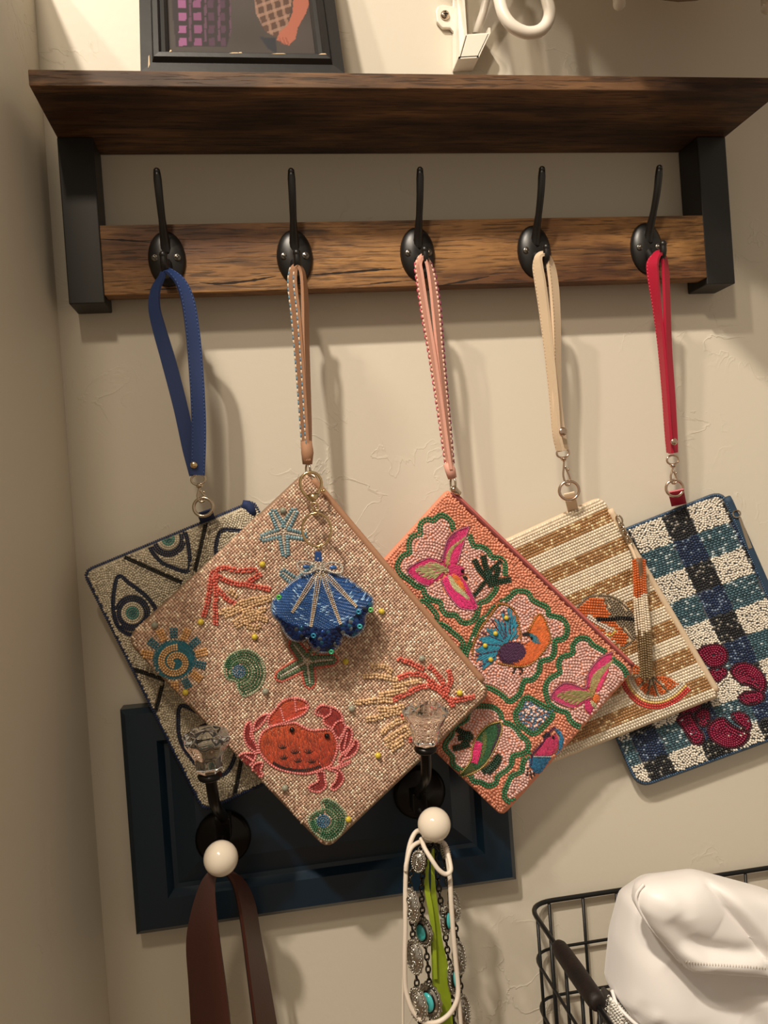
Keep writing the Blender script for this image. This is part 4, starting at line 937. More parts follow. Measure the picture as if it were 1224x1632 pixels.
for x, y in ((460, 510), (470, 595), (560, 550), (585, 620), (670, 548), (695, 625)):
    for a in (-2.6, -2.1, -1.6, -1.1, -.6): 
        u = np.array([math.cos(a), math.sin(a)]); p0 = np.array(Z7([(x, y+18)])[0]); K.put([p0+u*4.4], a, 9, 1.5, 2.6, (24, 16, 14))
mo = motif('crab_motif', b2, S, body, THREAD, .4, 'orange red embroidered crab with pink bead outline'); motif('outline_beads', b2, B, mo, lift=1.0); motif('black_stitches', b2, K, mo, THREAD, 1.0)
for x, y in ((537, 370), (820, 420)):
    p = b2.surf(np.array(Z7([(x, y)])))[0]; MB().ball(p+(0, -.0012, 0), .0019, 12).build('eye_bead', mat('black_bead', (10, 10, 10), .1), mo)
YEL = mat('yellow_pearl', (212, 188, 62), .2); GRYP = mat('grey_green_pearl', (150, 150, 134), .2)
for x, y in Z4([(445, 325), (245, 512), (420, 560), (195, 740), (832, 478), (1085, 742), (820, 945), (724, 1152), (715, 640)]):
    p = b2.surf(np.array([(x, y)]))[0]; MB().ball(p+(0, -.0014, 0), .0022, 14).build('yellow_stud', YEL, body)
for x, y in Z4([(512, 150), (95, 522), (455, 737), (735, 793), (962, 630), (518, 1050)]):
    p = b2.surf(np.array([(x, y)]))[0]; MB().ball(p+(0, -.0014, 0), .0024, 14).build('grey_stud', GRYP, body)
TANL = noise_bump(mat('tan_suede', (172, 128, 98), .7), 900, .3, .0003)
zp = edge_tube(w2, b2, (500, 766), (770, 1086), .0026, TANL, 'zipper', -.0035)
o, C, W = strap(w2, [(489, 735), (486, 700), (482, 640), (477, 570), (471, 500), (466, 455), (467, 432), (472, 424), (478, 426), (483, 440), (486, 480), (487, 540), (489, 610), (491, 680), (491, 735)],
      [-.058, -.058, -.058, -.058, -.057, -.056, -.0555, -.056, -.056, -.0555, -.055, -.056, -.057, -.058, -.058], [12]*15, [1.25, 1.25, 1.2, 1.15, 1.1, 1.1, 1.2, 1.4, 1.45, 1.35, 1.25, 1.25, 1.25, 1.25, 1.25], .0022, TANL)
for f in (.85, -.85):
    for st_, col in ((0, (92, 142, 172)), (.0030, (222, 206, 184))): stitches(o, C[:58], W[:58], f, col, .0060, 'whip_stitching', .0028, .0007, .0011, st_)
MB().tube([at(488, 704, -.060), at(490, 722, -.061), at(490, 740, -.060)], [.0042, .0046, .0036], 10, sx=.8).build('strap_end', TANL, o)
MB().torus(at(491, 748, -.060), .0042, .0009, (1, .3, 0), 18, 7).build('swivel_ring', NICKEL, w2)
tc = MB().torus(at(494, 770, -.066), .0062, .0013, (.5, .8, .1), 20, 8).lathe(at(492, 757, -.062), (0, 0, -1), [(.002, 0), (.0028, .002), (.0016, .005)], 12); tc.build('zipper_slider', NICKEL, w2)

# ------------------------------------------------------------------ shell charm
ch = thing('shell_charm', 'blue beaded seashell key charm with gold clasp on the beige pouch', 'charm', at(515, 1040, -.085))
Zc = lambda p: zm(p, 420, 740, 5.1); YC = -.090
so = Zc([(455, 850), (340, 895), (230, 955), (150, 1030), (90, 1090), (58, 1150), (70, 1225), (130, 1290), (170, 1370), (230, 1430), (310, 1442), (358, 1415), (385, 1480), (440, 1528), (520, 1532), (590, 1500), (632, 1440), (652, 1388), (720, 1410), (790, 1370), (828, 1310), (830, 1235), (872, 1190), (893, 1130), (880, 1075), (800, 1015), (700, 940), (590, 890)])
class Charm(Bag):
    def __init__(s, px, Yc, T):
        s.occ = {}; s.px = cat(px, True, 3.0); s.Yc = Yc; s.T = T
        s.c0 = np.array(px).mean(0); W = atv(s.px, np.full(len(s.px), Yc)); s.W = W[:, [0, 2]]; s.c = at(s.c0[0], s.c0[1], Yc)[[0, 2]]; s.p = 4; s.wav = 0; s.seed = 0
        d = s.W-s.c; s.th = np.arctan2(d[:, 1], d[:, 0]); s.rr = np.linalg.norm(d, axis=1); o_ = np.argsort(s.th); s.th = s.th[o_]; s.rr = s.rr[o_]
    def gauge(s, X):
        d = X-s.c; return np.linalg.norm(d, axis=1)/np.interp(np.arctan2(d[:, 1], d[:, 0]), s.th, s.rr, period=2*math.pi)
    def clip(s, P, m=.985): return s.gauge(atv(P, np.full(len(P), s.Yc))[:, [0, 2]]) < m if len(P) else np.zeros(0, bool)
bc = Charm(so, YC, .024)
BLUES = mat('blue_satin', (30, 68, 128), .4)
cbody = bc.body('shell_body', BLUES, ch)
hub = np.array(Zc([(460, 850)])[0]); thr = Beads()
fanp = Zc([(455, 860), (340, 905), (160, 1040), (75, 1150), (110, 1240), (240, 1300), (380, 1320), (500, 1340), (630, 1310), (740, 1230), (860, 1130), (860, 1085), (700, 950), (590, 895)])
r = 8.0; fp_ = cat(fanp, True, 2)
while r < 120:
    a = np.arange(.1, 3.1, 7.0/r); P = hub+r*np.stack([np.cos(a), np.sin(a)], 1); k = inpoly(P, fp_) & bc.clip(P, .98)
    cols = np.c_[np.tile(s2l((34, 78, 138)), (len(a), 1)), np.clip(rng.random(len(a))*2-1.6+.5*np.sin(a*9+r*.11), 0, 1)]; cols[cols[:, 3] > .3, :3] = s2l((140, 176, 214))
    thr.put(P[k], (a+math.pi/2)[k], 8.5, 2.1, 1.1, cols[k], .18); r += 2.0
emit('bugle_beads', thr, bc.surf, BEAD, cbody, lift=.2, kind='stuff')
rb_ = Beads()
for e in ((235, 1200), (385, 1315), (625, 1295), (752, 1155)):
    e = np.array(Zc([e])[0]); u = (e-hub)/np.linalg.norm(e-hub); n_ = np.array([-u[1], u[0]])
    bc.stroke(rb_, [hub+u*8, e], (196, 166, 130, .6), 3.0, 2.8, 2.4, check=False)
    for s_ in (-1, 1): bc.stroke(rb_, [hub+u*8+n_*s_*2.2, hub+u*30+n_*s_*3.4, e+n_*s_*1.6], (206, 200, 192, .85), 3.0, 2.6, 2.2, check=False)
emit('ribs', rb_, bc.surf, BEAD, cbody, lift=1.0)
ob = Beads(); q = resample(np.vstack([bc.px, bc.px[:1]]), 2.9); cc = hub*.3+bc.c0*.7; q = cc+(q-cc)*.985; t = np.gradient(q, axis=0); ob.put(q, np.arctan2(t[:, 1], t[:, 0]), 2.9, 2.9, 2.0, (150, 160, 176, .7), .2); emit('edge_beads', ob, bc.surf, BEAD, cbody)
sq = Beads(); inner = fp_; P = rng.uniform(bc.px.min(0), bc.px.max(0), (2600, 2)); P = P[bc.clip(P, .95)]; P = P[(~inpoly(P, fp_))]; P = P[P[:, 1] > 945]; P = P[bc.free(P, 3.8)]
pal = np.array([(*s2l(c), a) for c, a in (((24, 50, 110), .7), ((34, 66, 130), .8), ((18, 34, 78), .6), ((50, 110, 150), .8), ((60, 70, 80), .9), ((120, 134, 150), .9))]); sq.put(P, rng.uniform(0, 3, len(P)), 8.0, 7.2, rng.uniform(.4, 1.0, len(P)), pal[rng.choice(6, len(P), p=[.3, .28, .18, .12, .07, .05])], .2)
emit('sequins', sq, bc.surf, attr_mat('sequin_foil', .22, .9, .5, .3), cbody, lift=.4, kind='stuff')
for (x, y), col in zip(Zc([(125, 1078), (868, 1180), (548, 1520), (405, 1390), (770, 1197), (780, 1315)]), ((110, 226, 96), (120, 214, 130), (70, 196, 150), (60, 150, 190), (70, 160, 200), (80, 190, 200))):
    p = bc.surf(np.array([(x, y)]))[0]; MB().torus(p+(0, -.0016, 0), .0013, .0007, (0.3, 1, .2), 14, 6).build('round_sequin', mat('sequin_%d_%d' % (col[0], col[1]), col, .2, .4), cbody)
bow = Beads()
for pl in ([(430, 830), (385, 800), (320, 790), (275, 805), (290, 850), (330, 885), (400, 870)], [(490, 830), (530, 800), (590, 800), (640, 830), (630, 880), (570, 880), (510, 855)]):
    pl = Zc(pl); bow.put([np.mean(pl, 0)], 0, 12, 7, 2, (52, 96, 156, .3)); P0 = cat(pl, True, 2.8); t = np.gradient(P0, axis=0); bow.put(P0, np.arctan2(t[:, 1], t[:, 0]), 3.4, 3.8, 3.2, (206, 200, 190, .85), .2)
P = np.array(Zc([(458, 838)]))+rng.normal(0, 1, (60, 2))*np.array([6, 7]); bow.put(P, rng.uniform(0, 3, 60), 3.2, 3.0, rng.uniform(2, 4.5, 60), (204, 196, 184, .85), .2)
emit('bow', bow, lambda P: atv(P, np.full(len(P), YC-.009)), BEAD, cbody)
tb = Zc([(420, 705), (470, 710), (475, 790), (415, 785)]); MB().prism([at(x, y, YC-.004) for x, y in tb], [at(x, y, YC-.001) for x, y in tb]).build('hanger_loop', BLUES, ch, smooth=False, bevel=.0005)
MB().torus(at(*Zc([(452, 672)])[0], YC-.002), .0024, .0006, (.8, .6, 0), 16, 6).build('jump_ring', GOLD, ch)
MB().torus(at(*Zc([(432, 532)])[0], YC-.002), .0100, .0009, (.1, 1, .05), 30, 8, (1, 1.16)).build('split_ring', GOLD, ch)
MB().torus(at(*Zc([(424, 388)])[0], YC-.002), .0020, .0006, (.8, .6, 0), 16, 6).torus(at(*Zc([(416, 340)])[0], YC-.001), .0024, .0007, (.2, 1, 0), 16, 6).build('chain_link', GOLD, ch)
tr_ = Zc([(405, 300), (350, 260), (308, 200), (300, 130), (335, 80), (385, 66), (440, 85), (470, 140), (462, 200), (425, 262)])
cg = MB().tube(cat([at(x, y, -.084) for x, y in tr_], True, n=5), .0011, 8, True); pt = at(*Zc([(408, 270)])[0], -.0845)
cg.prism([at(x, y, -.0865) for x, y in Zc([(352, 248), (402, 232), (455, 236), (425, 300), (405, 310)])], [at(x, y, -.0825) for x, y in Zc([(352, 248), (402, 232), (455, 236), (425, 300), (405, 310)])])
cg.tube([at(*Zc([(465, 215)])[0], -.0845), at(*Zc([(487, 214)])[0], -.0845)], .0006, 6).ball(at(*Zc([(492, 214)])[0], -.0845), .0014, 10).build('lobster_clasp', GOLD, ch)

# ------------------------------------------------------------------ 3: peach pouch with birds
YB3 = -.0455
b3 = Bag([(713, 779), (1012, 1066), (800, 1301), (500, 1012)], [8, 8, 12, 10], YB3, .0135, seed=3)
w3 = thing('beaded_wristlet', 'peach beaded pouch with bright birds in green scalloped frames', 'pouch', at(800, 1298, YB3), GRP)
PEACH = noise_bump(mat('peach_cloth', (226, 142, 112), .7), 800, .3, .0003)
body = b3.body('body', PEACH, w3)
R3 = lambda p: zm(p, 620, 780, 6.12); R4 = lambda p: zm(p, 740, 920, 4.533); R5 = lambda p: zm(p, 680, 1080, 5.1)
PCH = (222, 146, 118); PNK = (222, 180, 172); GRN = (40, 116, 76); MAG = (204, 40, 108); DMG = (140, 34, 86); SAGE = (168, 168, 116); ORG = (226, 118, 44); DGR = (18, 56, 40); GLD = (168, 124, 66, .5); BLU = (36, 138, 168); PUR = (66, 24, 66); BLK = (12, 12, 12)
pad = lambda nm, lab, S, B=None: (lambda o: motif('outline_beads', b3, B, o, lift=.8) if B is not None and B.n() and o else None)(motif(nm, b3, S, body, THREAD, .5, lab))
c1 = R3([(640, 410), (612, 325), (560, 270), (500, 250), (455, 285), (430, 305), (370, 292), (312, 330), (302, 400), (308, 440), (240, 450), (200, 500), (195, 570), (198, 620), (130, 650), (92, 710), (84, 775), (130, 840), (190, 880), (260, 940), (330, 970), (352, 1030), (420, 1080), (500, 1100), (512, 1160), (560, 1220), (650, 1230), (700, 1290), (780, 1300), (850, 1240), (870, 1165), (890, 1110), (960, 1080), (1030, 1000), (1060, 930), (1128, 870), (1132, 800), (1128, 720), (1080, 672), (1000, 660), (970, 602), (900, 562), (825, 550), (800, 490), (770, 440)])
c2 = R4([(60, 440), (85, 370), (120, 310), (170, 280), (200, 235), (250, 190), (320, 150), (370, 105), (450, 105), (490, 160), (540, 190), (600, 220), (612, 272), (690, 292), (738, 340), (740, 410), (708, 450), (655, 460), (650, 540), (620, 590), (552, 610), (540, 680), (490, 740), (432, 750), (400, 840), (330, 898), (280, 860), (240, 830), (180, 800), (100, 780), (20, 700), (10, 560)])
c3 = R4([(1085, 605), (1040, 560), (1010, 535), (930, 490), (890, 447), (830, 442), (782, 490), (780, 550), (700, 580), (682, 640), (688, 690), (620, 730), (586, 790), (590, 850), (620, 920), (680, 960), (740, 980), (770, 1040), (840, 1080), (960, 1060), (1090, 900), (1170, 740), (1150, 660)])
c4 = R5([(330, 300), (380, 235), (460, 230), (540, 240), (598, 290), (612, 350), (680, 380), (740, 430), (762, 470), (820, 520), (820, 590), (770, 620), (700, 640), (690, 700), (650, 750), (580, 800), (560, 860), (500, 880), (440, 850), (380, 840), (350, 790), (270, 745), (212, 700), (208, 640), (150, 575), (160, 520), (200, 470), (222, 400), (318, 345)])
c5 = R5([(845, 625), (782, 690), (770, 760), (690, 800), (660, 860), (630, 930), (642, 985), (705, 1005), (820, 900), (930, 760), (1000, 660)])
c6 = R4([(420, 890), (460, 870), (520, 900), (570, 930), (632, 960), (632, 1010), (590, 1060), (540, 1110), (490, 1130), (430, 1090), (380, 1040), (370, 980), (400, 940)])
c7 = [(672, 958), (690, 972), (696, 985), (680, 1000), (655, 985)]; c8 = [(700, 995), (722, 1008), (738, 1026), (725, 1045), (700, 1025)]; c9 = [(600, 960), (640, 975), (660, 1010), (640, 1050), (590, 1040), (570, 1000)]; c10 = [(720, 1110), (700, 1135), (690, 1160), (670, 1130), (690, 1105)]
# birds first, then frames, then grounds
S = Beads(); B = Beads()
wing = R3([(782, 360), (742, 480), (702, 600), (672, 700), (600, 765), (520, 710), (540, 590), (570, 490), (650, 410)]); b3.stitch(S, wing, MAG, 1.9, 11, 1.6, 1.4)
b3.stitch(S, R3([(640, 420), (560, 510), (525, 620), (510, 700), (545, 690), (560, 600), (600, 510), (680, 440)]), DMG, 1.9, 8, 1.6, 1.8, block=False)
b3.stitch(S, R3([(755, 445), (680, 500), (600, 560), (550, 660), (550, 745), (592, 745), (602, 650), (640, 570), (722, 500)]), SAGE, 2.2, 9, 1.5, 2.0, block=False, col2=GLD)
b3.stitch(S, R3([(180, 805), (230, 740), (330, 690), (400, 670), (480, 690), (560, 760), (520, 850), (430, 910), (380, 940), (300, 910), (230, 855)]), MAG, .1, 9, 1.6, 1.3)
b3.stitch(S, R3([(240, 785), (330, 730), (430, 705), (540, 750), (582, 790), (500, 830), (430, 880), (330, 860), (270, 812)]), SAGE, .5, 12, 1.5, 2.2, fan=R3([(585, 790)])[0], block=False)
b3.stitch(S, R3([(590, 735), (680, 740), (732, 775), (722, 832), (640, 850), (590, 812)]), MAG, 1.2, 7, 1.6, 2.0)
b3.stitch(S, R3([(570, 830), (510, 890), (550, 980), (600, 1060), (700, 1160), (852, 1162), (822, 1050), (762, 930), (702, 850), (620, 812)]), (216, 44, 120), .9, 11, 1.6, 1.4)
b3.stitch(S, R3([(570, 832), (582, 895), (630, 975), (720, 1042), (782, 1092), (772, 1040), (682, 930), (612, 850)]), (196, 196, 146), .5, 8, 1.5, 1.9, block=False)
b3.stitch(S, R3([(606, 815), (680, 850), (732, 940), (750, 1010), (682, 950), (622, 870)]), ORG, .9, 8, 1.5, 2.2, block=False)
b3.stitch(S, R3([(712, 850), (740, 838), (770, 860), (765, 890), (735, 880)]), BLK, .3, 5, 1.5, 2.2, smooth=False)
for p in ([(782, 360), (742, 480), (702, 600), (672, 700)], [(782, 360), (650, 410), (570, 490), (530, 620), (505, 705), (400, 670), (330, 690), (230, 740), (180, 805), (300, 912), (380, 942)], [(510, 890), (550, 980), (600, 1060), (700, 1160), (852, 1162), (822, 1050), (762, 930)]): b3.stroke(B, R3(p), (176, 120, 140, .5), 2.8, 2.6, 2.4, check=False)
pad('bird_motif', 'hot pink hummingbird with sage tail', S, B); K = MB().ball(b3.surf(np.array(R3([(712, 795)])))[0]+(0, -.0010, 0), .0014, 10); K.build('eye_bead', mat('black_bead', (10, 10, 10), .1), body)
S = Beads(); B = Beads()
b3.stitch(S, R4([(312, 212), (365, 270), (392, 350), (386, 440), (330, 462), (270, 492), (240, 540), (232, 592), (132, 678), (122, 600), (80, 606), (108, 552), (72, 530), (140, 480), (92, 440), (180, 420), (150, 368), (240, 372), (212, 288), (290, 330), (258, 238), (312, 290)]), BLU, 0, 10, 1.6, 1.6, fan=R4([(330, 470)])[0], smooth=False)
for a, e in (((300, 420), (285, 250)), ((330, 400), (330, 300)), ((280, 440), (200, 310)), ((270, 460), (130, 400)), ((250, 490), (100, 480)), ((240, 530), (90, 560)), ((235, 560), (120, 640)), ((290, 430), (245, 310))): b3.stroke(S, R4([a, e]), PUR, 6, 2.2, 2.6, check=False)
t = np.linspace(0, 2*math.pi, 20, endpoint=False); el = np.stack([345+102*np.cos(t)*.94-80*np.sin(t)*-.34, 545+102*np.cos(t)*-.34+80*np.sin(t)*.94], 1)
b3.stitch(S, R4([(545, 262), (612, 390), (612, 460), (562, 540), (482, 620), (380, 642), (340, 615), (430, 570), (440, 490), (490, 450), (470, 380)]), ORG, 2.2, 10, 1.6, 1.8, col2=(206, 92, 40))
b3.stitch(S, R4(el), PUR, 1.9, 9, 1.6, 2.4)
b3.stitch(S, R4([(462, 402), (520, 418), (552, 482), (490, 478)]), (40, 128, 150), .5, 7, 1.5, 2.4, smooth=False); b3.stitch(S, R4([(412, 405), (470, 400), (480, 425), (420, 425)]), BLK, 0, 6, 1.5, 2.4, smooth=False)
for p in ([(365, 660), (355, 690)], [(395, 655), (420, 670), (405, 695)]): b3.stroke(S, R4(p), BLK, 4, 3.0, 2.4, check=False)
for p in ([(240, 190), (290, 195), (350, 230), (385, 300), (400, 400), (405, 440)], [(460, 390), (545, 262), (610, 390), (615, 465), (560, 545), (480, 625), (380, 645), (240, 620)], [(240, 195), (200, 260), (130, 350), (100, 400), (60, 500), (60, 560)]): b3.stroke(B, R4(p), GLD, 3.2, 3.2, 2.6, check=False)
pad('bird_motif', 'blue tailed bird with orange head and purple wing', S, B)
for x, y in R4([(300, 292), (222, 405), (147, 492), (187, 593)]): MB().ball(b3.surf(np.array([(x, y)]))[0]+(0, -.0012, 0), .0019, 12).build('yellow_stud', YEL, body)
MB().ball(b3.surf(np.array(R4([(482, 436)])))[0]+(0, -.0012, 0), .0011, 10).build('eye_bead', mat('black_bead'), body)
S = Beads(); B = Beads()
b3.stitch(S, R4([(1062, 545), (1000, 570), (940, 622), (892, 700), (878, 805), (940, 752), (1000, 662), (1052, 622)]), MAG, 2.2, 10, 1.6, 1.5)
b3.stitch(S, R4([(622, 862), (700, 772), (780, 780), (872, 805), (930, 860), (860, 910), (782, 942), (700, 912)]), (196, 60, 110), .1, 9, 1.6, 1.3)
b3.stitch(S, R4([(660, 852), (750, 815), (880, 820), (932, 852), (850, 892), (790, 922), (720, 892)]), (150, 146, 88), .3, 11, 1.5, 2.1, fan=R4([(940, 850)])[0], block=False)
b3.stitch(S, R4([(1042, 650), (1000, 690), (950, 762), (960, 832), (1012, 742)]), (222, 60, 116), 2.0, 8, 1.6, 1.7); b3.stitch(S, R4([(1072, 598), (1000, 640), (930, 700), (902, 780), (920, 880), (952, 800), (1000, 700)]), SAGE, 2.2, 8, 1.5, 2.0, col2=GLD)
b3.stitch(S, R4([(868, 900), (932, 900), (925, 960), (905, 990), (872, 950)]), MAG, 1.2, 8, 1.6, 1.6); b3.stitch(S, R4([(930, 850), (970, 850), (970, 890), (935, 900)]), ORG, 1, 5, 1.5, 2.0); b3.stitch(S, R4([(905, 890), (940, 905), (955, 940), (920, 930)]), (190, 190, 140), 1, 6, 1.5, 2.0)
b3.stroke(B, R4([(1062, 545), (1000, 570), (940, 622), (892, 700), (872, 800), (780, 770), (700, 772), (622, 862), (700, 915), (782, 942)]), (170, 110, 130, .5), 2.8, 2.6, 2.4, check=False)
pad('bird_motif', 'pink hummingbird at the right corner', S, B)
S = Beads(); B = Beads()
b3.stitch(S, R5([(595, 365), (604, 420), (560, 540), (480, 680), (400, 752), (365, 705), (360, 640), (380, 560), (425, 470), (500, 392)]), (24, 84, 48), 2.0, 11, 1.6, 1.5, col2=(40, 92, 50))
b3.stitch(S, R5([(560, 360), (604, 380), (604, 420), (570, 540), (500, 660), (530, 560), (570, 460)]), (60, 30, 54), 2.0, 9, 1.5, 1.9, block=False); b3.stitch(S, R5([(470, 430), (490, 480), (470, 600), (430, 690), (450, 560), (440, 480)]), (98, 106, 52), 2.0, 9, 1.5, 2.0, block=False)
b3.stitch(S, R5([(390, 505), (452, 518), (440, 600), (408, 712), (362, 690), (372, 600)]), (218, 44, 112), 1.9, 9, 1.6, 2.2, block=False, smooth=False); b3.stitch(S, R5([(365, 690), (395, 740), (330, 780), (262, 800), (300, 740)]), (66, 84, 34), 2.4, 10, 1.5, 1.7)
b3.stroke(B, R5([(595, 355), (500, 385), (420, 465), (372, 560), (350, 680), (260, 795)]), (192, 170, 104, .6), 2.8, 2.6, 2.4, check=False); b3.stroke(B, R5([(600, 360), (608, 420), (565, 545), (485, 690), (400, 760), (280, 805)]), (192, 170, 104, .6), 2.8, 2.6, 2.4, check=False)
pad('bird_motif', 'green hummingbird with pink breast at the lower left', S, B)
S = Beads(); B = Beads()
b3.stitch(S, R5([(1000, 475), (1062, 470), (1068, 540), (1040, 600), (990, 634), (880, 634), (935, 545)]), (186, 40, 92), 2.2, 9, 1.6, 1.7); b3.stitch(S, R5([(850, 642), (1005, 640), (962, 722), (905, 785), (838, 722)]), (22, 108, 146), 1.8, 10, 1.6, 1.7, col2=(16, 78, 120))
b3.stitch(S, R5([(1040, 405), (1085, 430), (1115, 490), (1100, 570), (1060, 620), (1040, 640), (1075, 560), (1078, 480), (1050, 440)]), (30, 116, 160), 1.5, 8, 1.6, 2.0, smooth=False); b3.stitch(S, R5([(935, 480), (960, 450), (1000, 440), (1010, 470), (960, 490)]), BLK, .2, 5, 1.5, 2.0, smooth=False)
b3.stroke(B, R5([(1040, 405), (985, 450), (930, 540), (860, 620), (845, 700)]), (70, 34, 76, .2), 3, 2.8, 2.4, check=False); b3.stroke(B, R5([(870, 640), (930, 640), (1000, 640)]), (160, 170, 170, .5), 3, 2.8, 2.4, check=False)
for p in ([(820, 740), (815, 790)], [(840, 760), (850, 810)], [(868, 770), (872, 790)]): b3.stroke(S, R5(p), BLK, 4, 3.0, 2.4, check=False)
pad('bird_motif', 'small pink and blue bird near the bottom edge', S, B)
MB().ball(b3.surf(np.array(R5([(1025, 482)])))[0]+(0, -.0010, 0), .0011, 10).build('eye_bead', mat('black_bead'), body)
S = Beads()
for p in ([(830, 1035), (900, 950), (960, 860), (1000, 780), (1090, 700)], [(832, 690), (880, 780), (950, 860)], [(920, 650), (940, 750), (980, 830)], [(1180, 880), (1080, 900), (970, 930)], [(960, 870), (1040, 850), (1060, 760)]):
    b3.stroke(S, R3(p), DGR, 3.6, 3.4, 2.4, rows=(-3.2, 0, 3.2) if p[0] != (830, 1035) else (-1.6, 1.6), check=False)
motif('leaf_sprig', b3, S, body, label='dark green beaded leaves'); S = Beads()
for p in ([(250, 420), (300, 450), (350, 460)], [(260, 490), (320, 480), (370, 480)], [(220, 575), (280, 560), (340, 540)], [(300, 540), (340, 500)]): b3.stroke(S, R5(p), DGR, 3.6, 3.4, 2.4, rows=(-3.2, 0, 3.2), check=False)
motif('leaf_sprig', b3, S, body); S = Beads()
for p in ([(460, 765), (520, 720), (590, 630)], [(500, 770), (560, 710), (590, 660)]): b3.stroke(S, R5(p), DGR, 3.6, 3.4, 2.4, rows=(-3.2, 0, 3.2), check=False)
motif('leaf_sprig', b3, S, body)
S = Beads()
for c, gaps in ((c1, None), (c2, None), (c3, None), (c4, None), (c5, None), (c6, None), (c7, None), (c8, None), (c9, None), (c10, None)):
    S = Beads(); b3.stroke(S, c, GRN, 4.3, 4.4, 2.3, rows=(-2.3, 2.3), closed=True); motif('scalloped_frame', b3, S, body, lift=.2)
fld = Beads(); pk = Beads()
for c in (c1, c2, c3, c4, c5): 
    cc = cat(c, True, 2); b3.stroke(pk, np.mean(cc, 0)+(cc-np.mean(cc, 0))*.90, PNK, 4.2, 4.4, 2.0, closed=True, smooth=False); b3.patches(pk, cc, PNK, 24, 4.5, 5.0, 2.3)
b3.patches(pk, cat(c6, True, 2), (84, 120, 150), 7); 
b3.stroke(fld, round_poly([(713, 787), (1003, 1066), (800, 1292), (508, 1012)], 8), PCH, 4.2, 4.4, 2.0, closed=True, smooth=False)
b3.patches(fld, b3.px, PCH, 22, 4.5, 5.0, 2.3)
emit('seed_beads', fld, b3.surf, BEAD, body, kind='stuff'); emit('pink_seed_beads', pk, b3.surf, BEAD, body, kind='stuff')
B = Beads(); P = rng.uniform((815, 1108), (880, 1172), (130, 2)); P = P[inpoly(P, np.mean(c6, 0)+(np.array(c6)-np.mean(c6, 0))*.75)]; B.put(P, rng.uniform(0, 3, len(P)), 4.6, 3.8, 2.6, (228, 196, 186), .1); motif('diamond_beads', b3, B, body)
ROSE = noise_bump(mat('rose_zipper_tape', (188, 98, 92), .7), 900, .4, .0004)
z = edge_tube(w3, b3, (722, 786), (1006, 1060), .0030, ROSE, 'zipper', -.0010)
edge_tube(z, b3, (722, 786), (1006, 1060), .0012, mat('zipper_coil', (126, 60, 58), .5), 'zipper_coil', -.0040)
PINKL = noise_bump(mat('pale_pink_cord', (222, 164, 146), .7), 900, .3, .0003)
o, C, W = strap(w3, [(716, 748), (711, 715), (702, 650), (690, 570), (678, 500), (669, 440), (667, 420), (674, 408), (681, 416), (688, 440), (695, 490), (701, 560), (708, 630), (715, 700), (719, 748)],
      [-.052, -.053, -.054, -.055, -.055, -.0555, -.0555, -.056, -.056, -.0555, -.055, -.054, -.053, -.052, -.051], [11]*15, [1.3, 1.3, 1.25, 1.2, 1.15, 1.15, 1.25, 1.4, 1.4, 1.15, 1.0, 1.1, 1.2, 1.3, 1.3], .0022, PINKL)
stitches(o, C[:56], W[:56], .85, (206, 84, 104), .0050, 'whip_stitching', .0032, .0009, .0012); stitches(o, C[:56], W[:56], .5, (226, 188, 168), .0034, 'whip_stitching', .0024, .0008, .0012); stitches(o, C[60:], W[60:], .85, (150, 70, 100), .0050, 'whip_stitching', .0032, .0009, .0012); stitches(o, C[60:], W[60:], .4, (232, 196, 176), .0034, 'whip_stitching', .0024, .0008, .0012)
MB().tube([at(713, 738, -.053), at(718, 750, -.053), at(721, 762, -.052)], [.0036, .0042, .0036], 10, sx=.8).build('strap_end', PINKL, o)
MB().torus(at(722, 771, -.052), .0040, .0009, (1, .4, 0), 18, 7, (.8, 1.2)).build('swivel_ring', NICKEL, w3)
MB().tube([at(720, 776, -.050), at(724, 781, -.050), at(732, 788, -.049)], [.0022, .0030, .0024], 10).build('zipper_slider', NICKEL, w3)

# ------------------------------------------------------------------ 4: striped pouch with the citrus drink
YB4 = -.027
b4 = Bag([(676, 918), (958, 790), (1147, 1110), (852, 1226)], [10, 16, 8, 12], YB4, .012, seed=4)
w4 = thing('beaded_wristlet', 'white and gold striped beaded pouch with orange slice and bead tassel', 'pouch', at(852, 1222, YB4), GRP)
CREAMC = noise_bump(mat('cream_cloth', (224, 200, 170), .7), 800, .3, .0003)
body = b4.body('body', CREAMC, w4)
R6 = lambda p: zm(p, 900, 800, 4.8)
OB = (204, 100, 46); BZ_ = (128, 116, 98, .45)
B = Beads(); O = Beads()
orp = R6([(100, 800), (180, 735), (300, 720), (340, 830), (430, 950), (500, 1030), (440, 1110), (300, 1010), (60, 850)]); gyp = R6([(300, 720), (380, 740), (470, 810), (530, 900), (530, 1030), (440, 970), (370, 860)])
for p in ([(90, 810), (180, 730), (300, 715), (390, 738), (475, 808), (535, 900), (535, 1035), (440, 1120)], [(300, 720), (340, 830), (430, 950), (510, 1040)]): b4.stroke(O, R6(p), BZ_, 3.4, 3.2, 2.2)
b4.stroke(O, R6([(250, 900), (330, 897), (400, 890), (470, 888), (538, 897)]), (16, 14, 14), 4, 5, 3.4, rows=(-1.2, 1.2), check=False)
b4.stroke(O, R6([(325, 1015), (350, 1020), (385, 990)]), (220, 190, 96), 4, 3.4, 2.4, check=False); b4.stroke(O, R6([(180, 880), (260, 930), (360, 985)]), (226, 216, 206, .3), 4, 3.6, 2.4, rows=(-2, 2), check=False)
b4.rows(B, gyp, BZ_, .95, 4.2, 4.0, 2.0); b4.rows(B, orp, OB, .06, 4.2, 4.4, 2.2)
arc = np.array(R6([(478, 1250), (478, 1320), (500, 1400), (550, 1465), (620, 1512), (720, 1522), (830, 1478), (915, 1400)]))
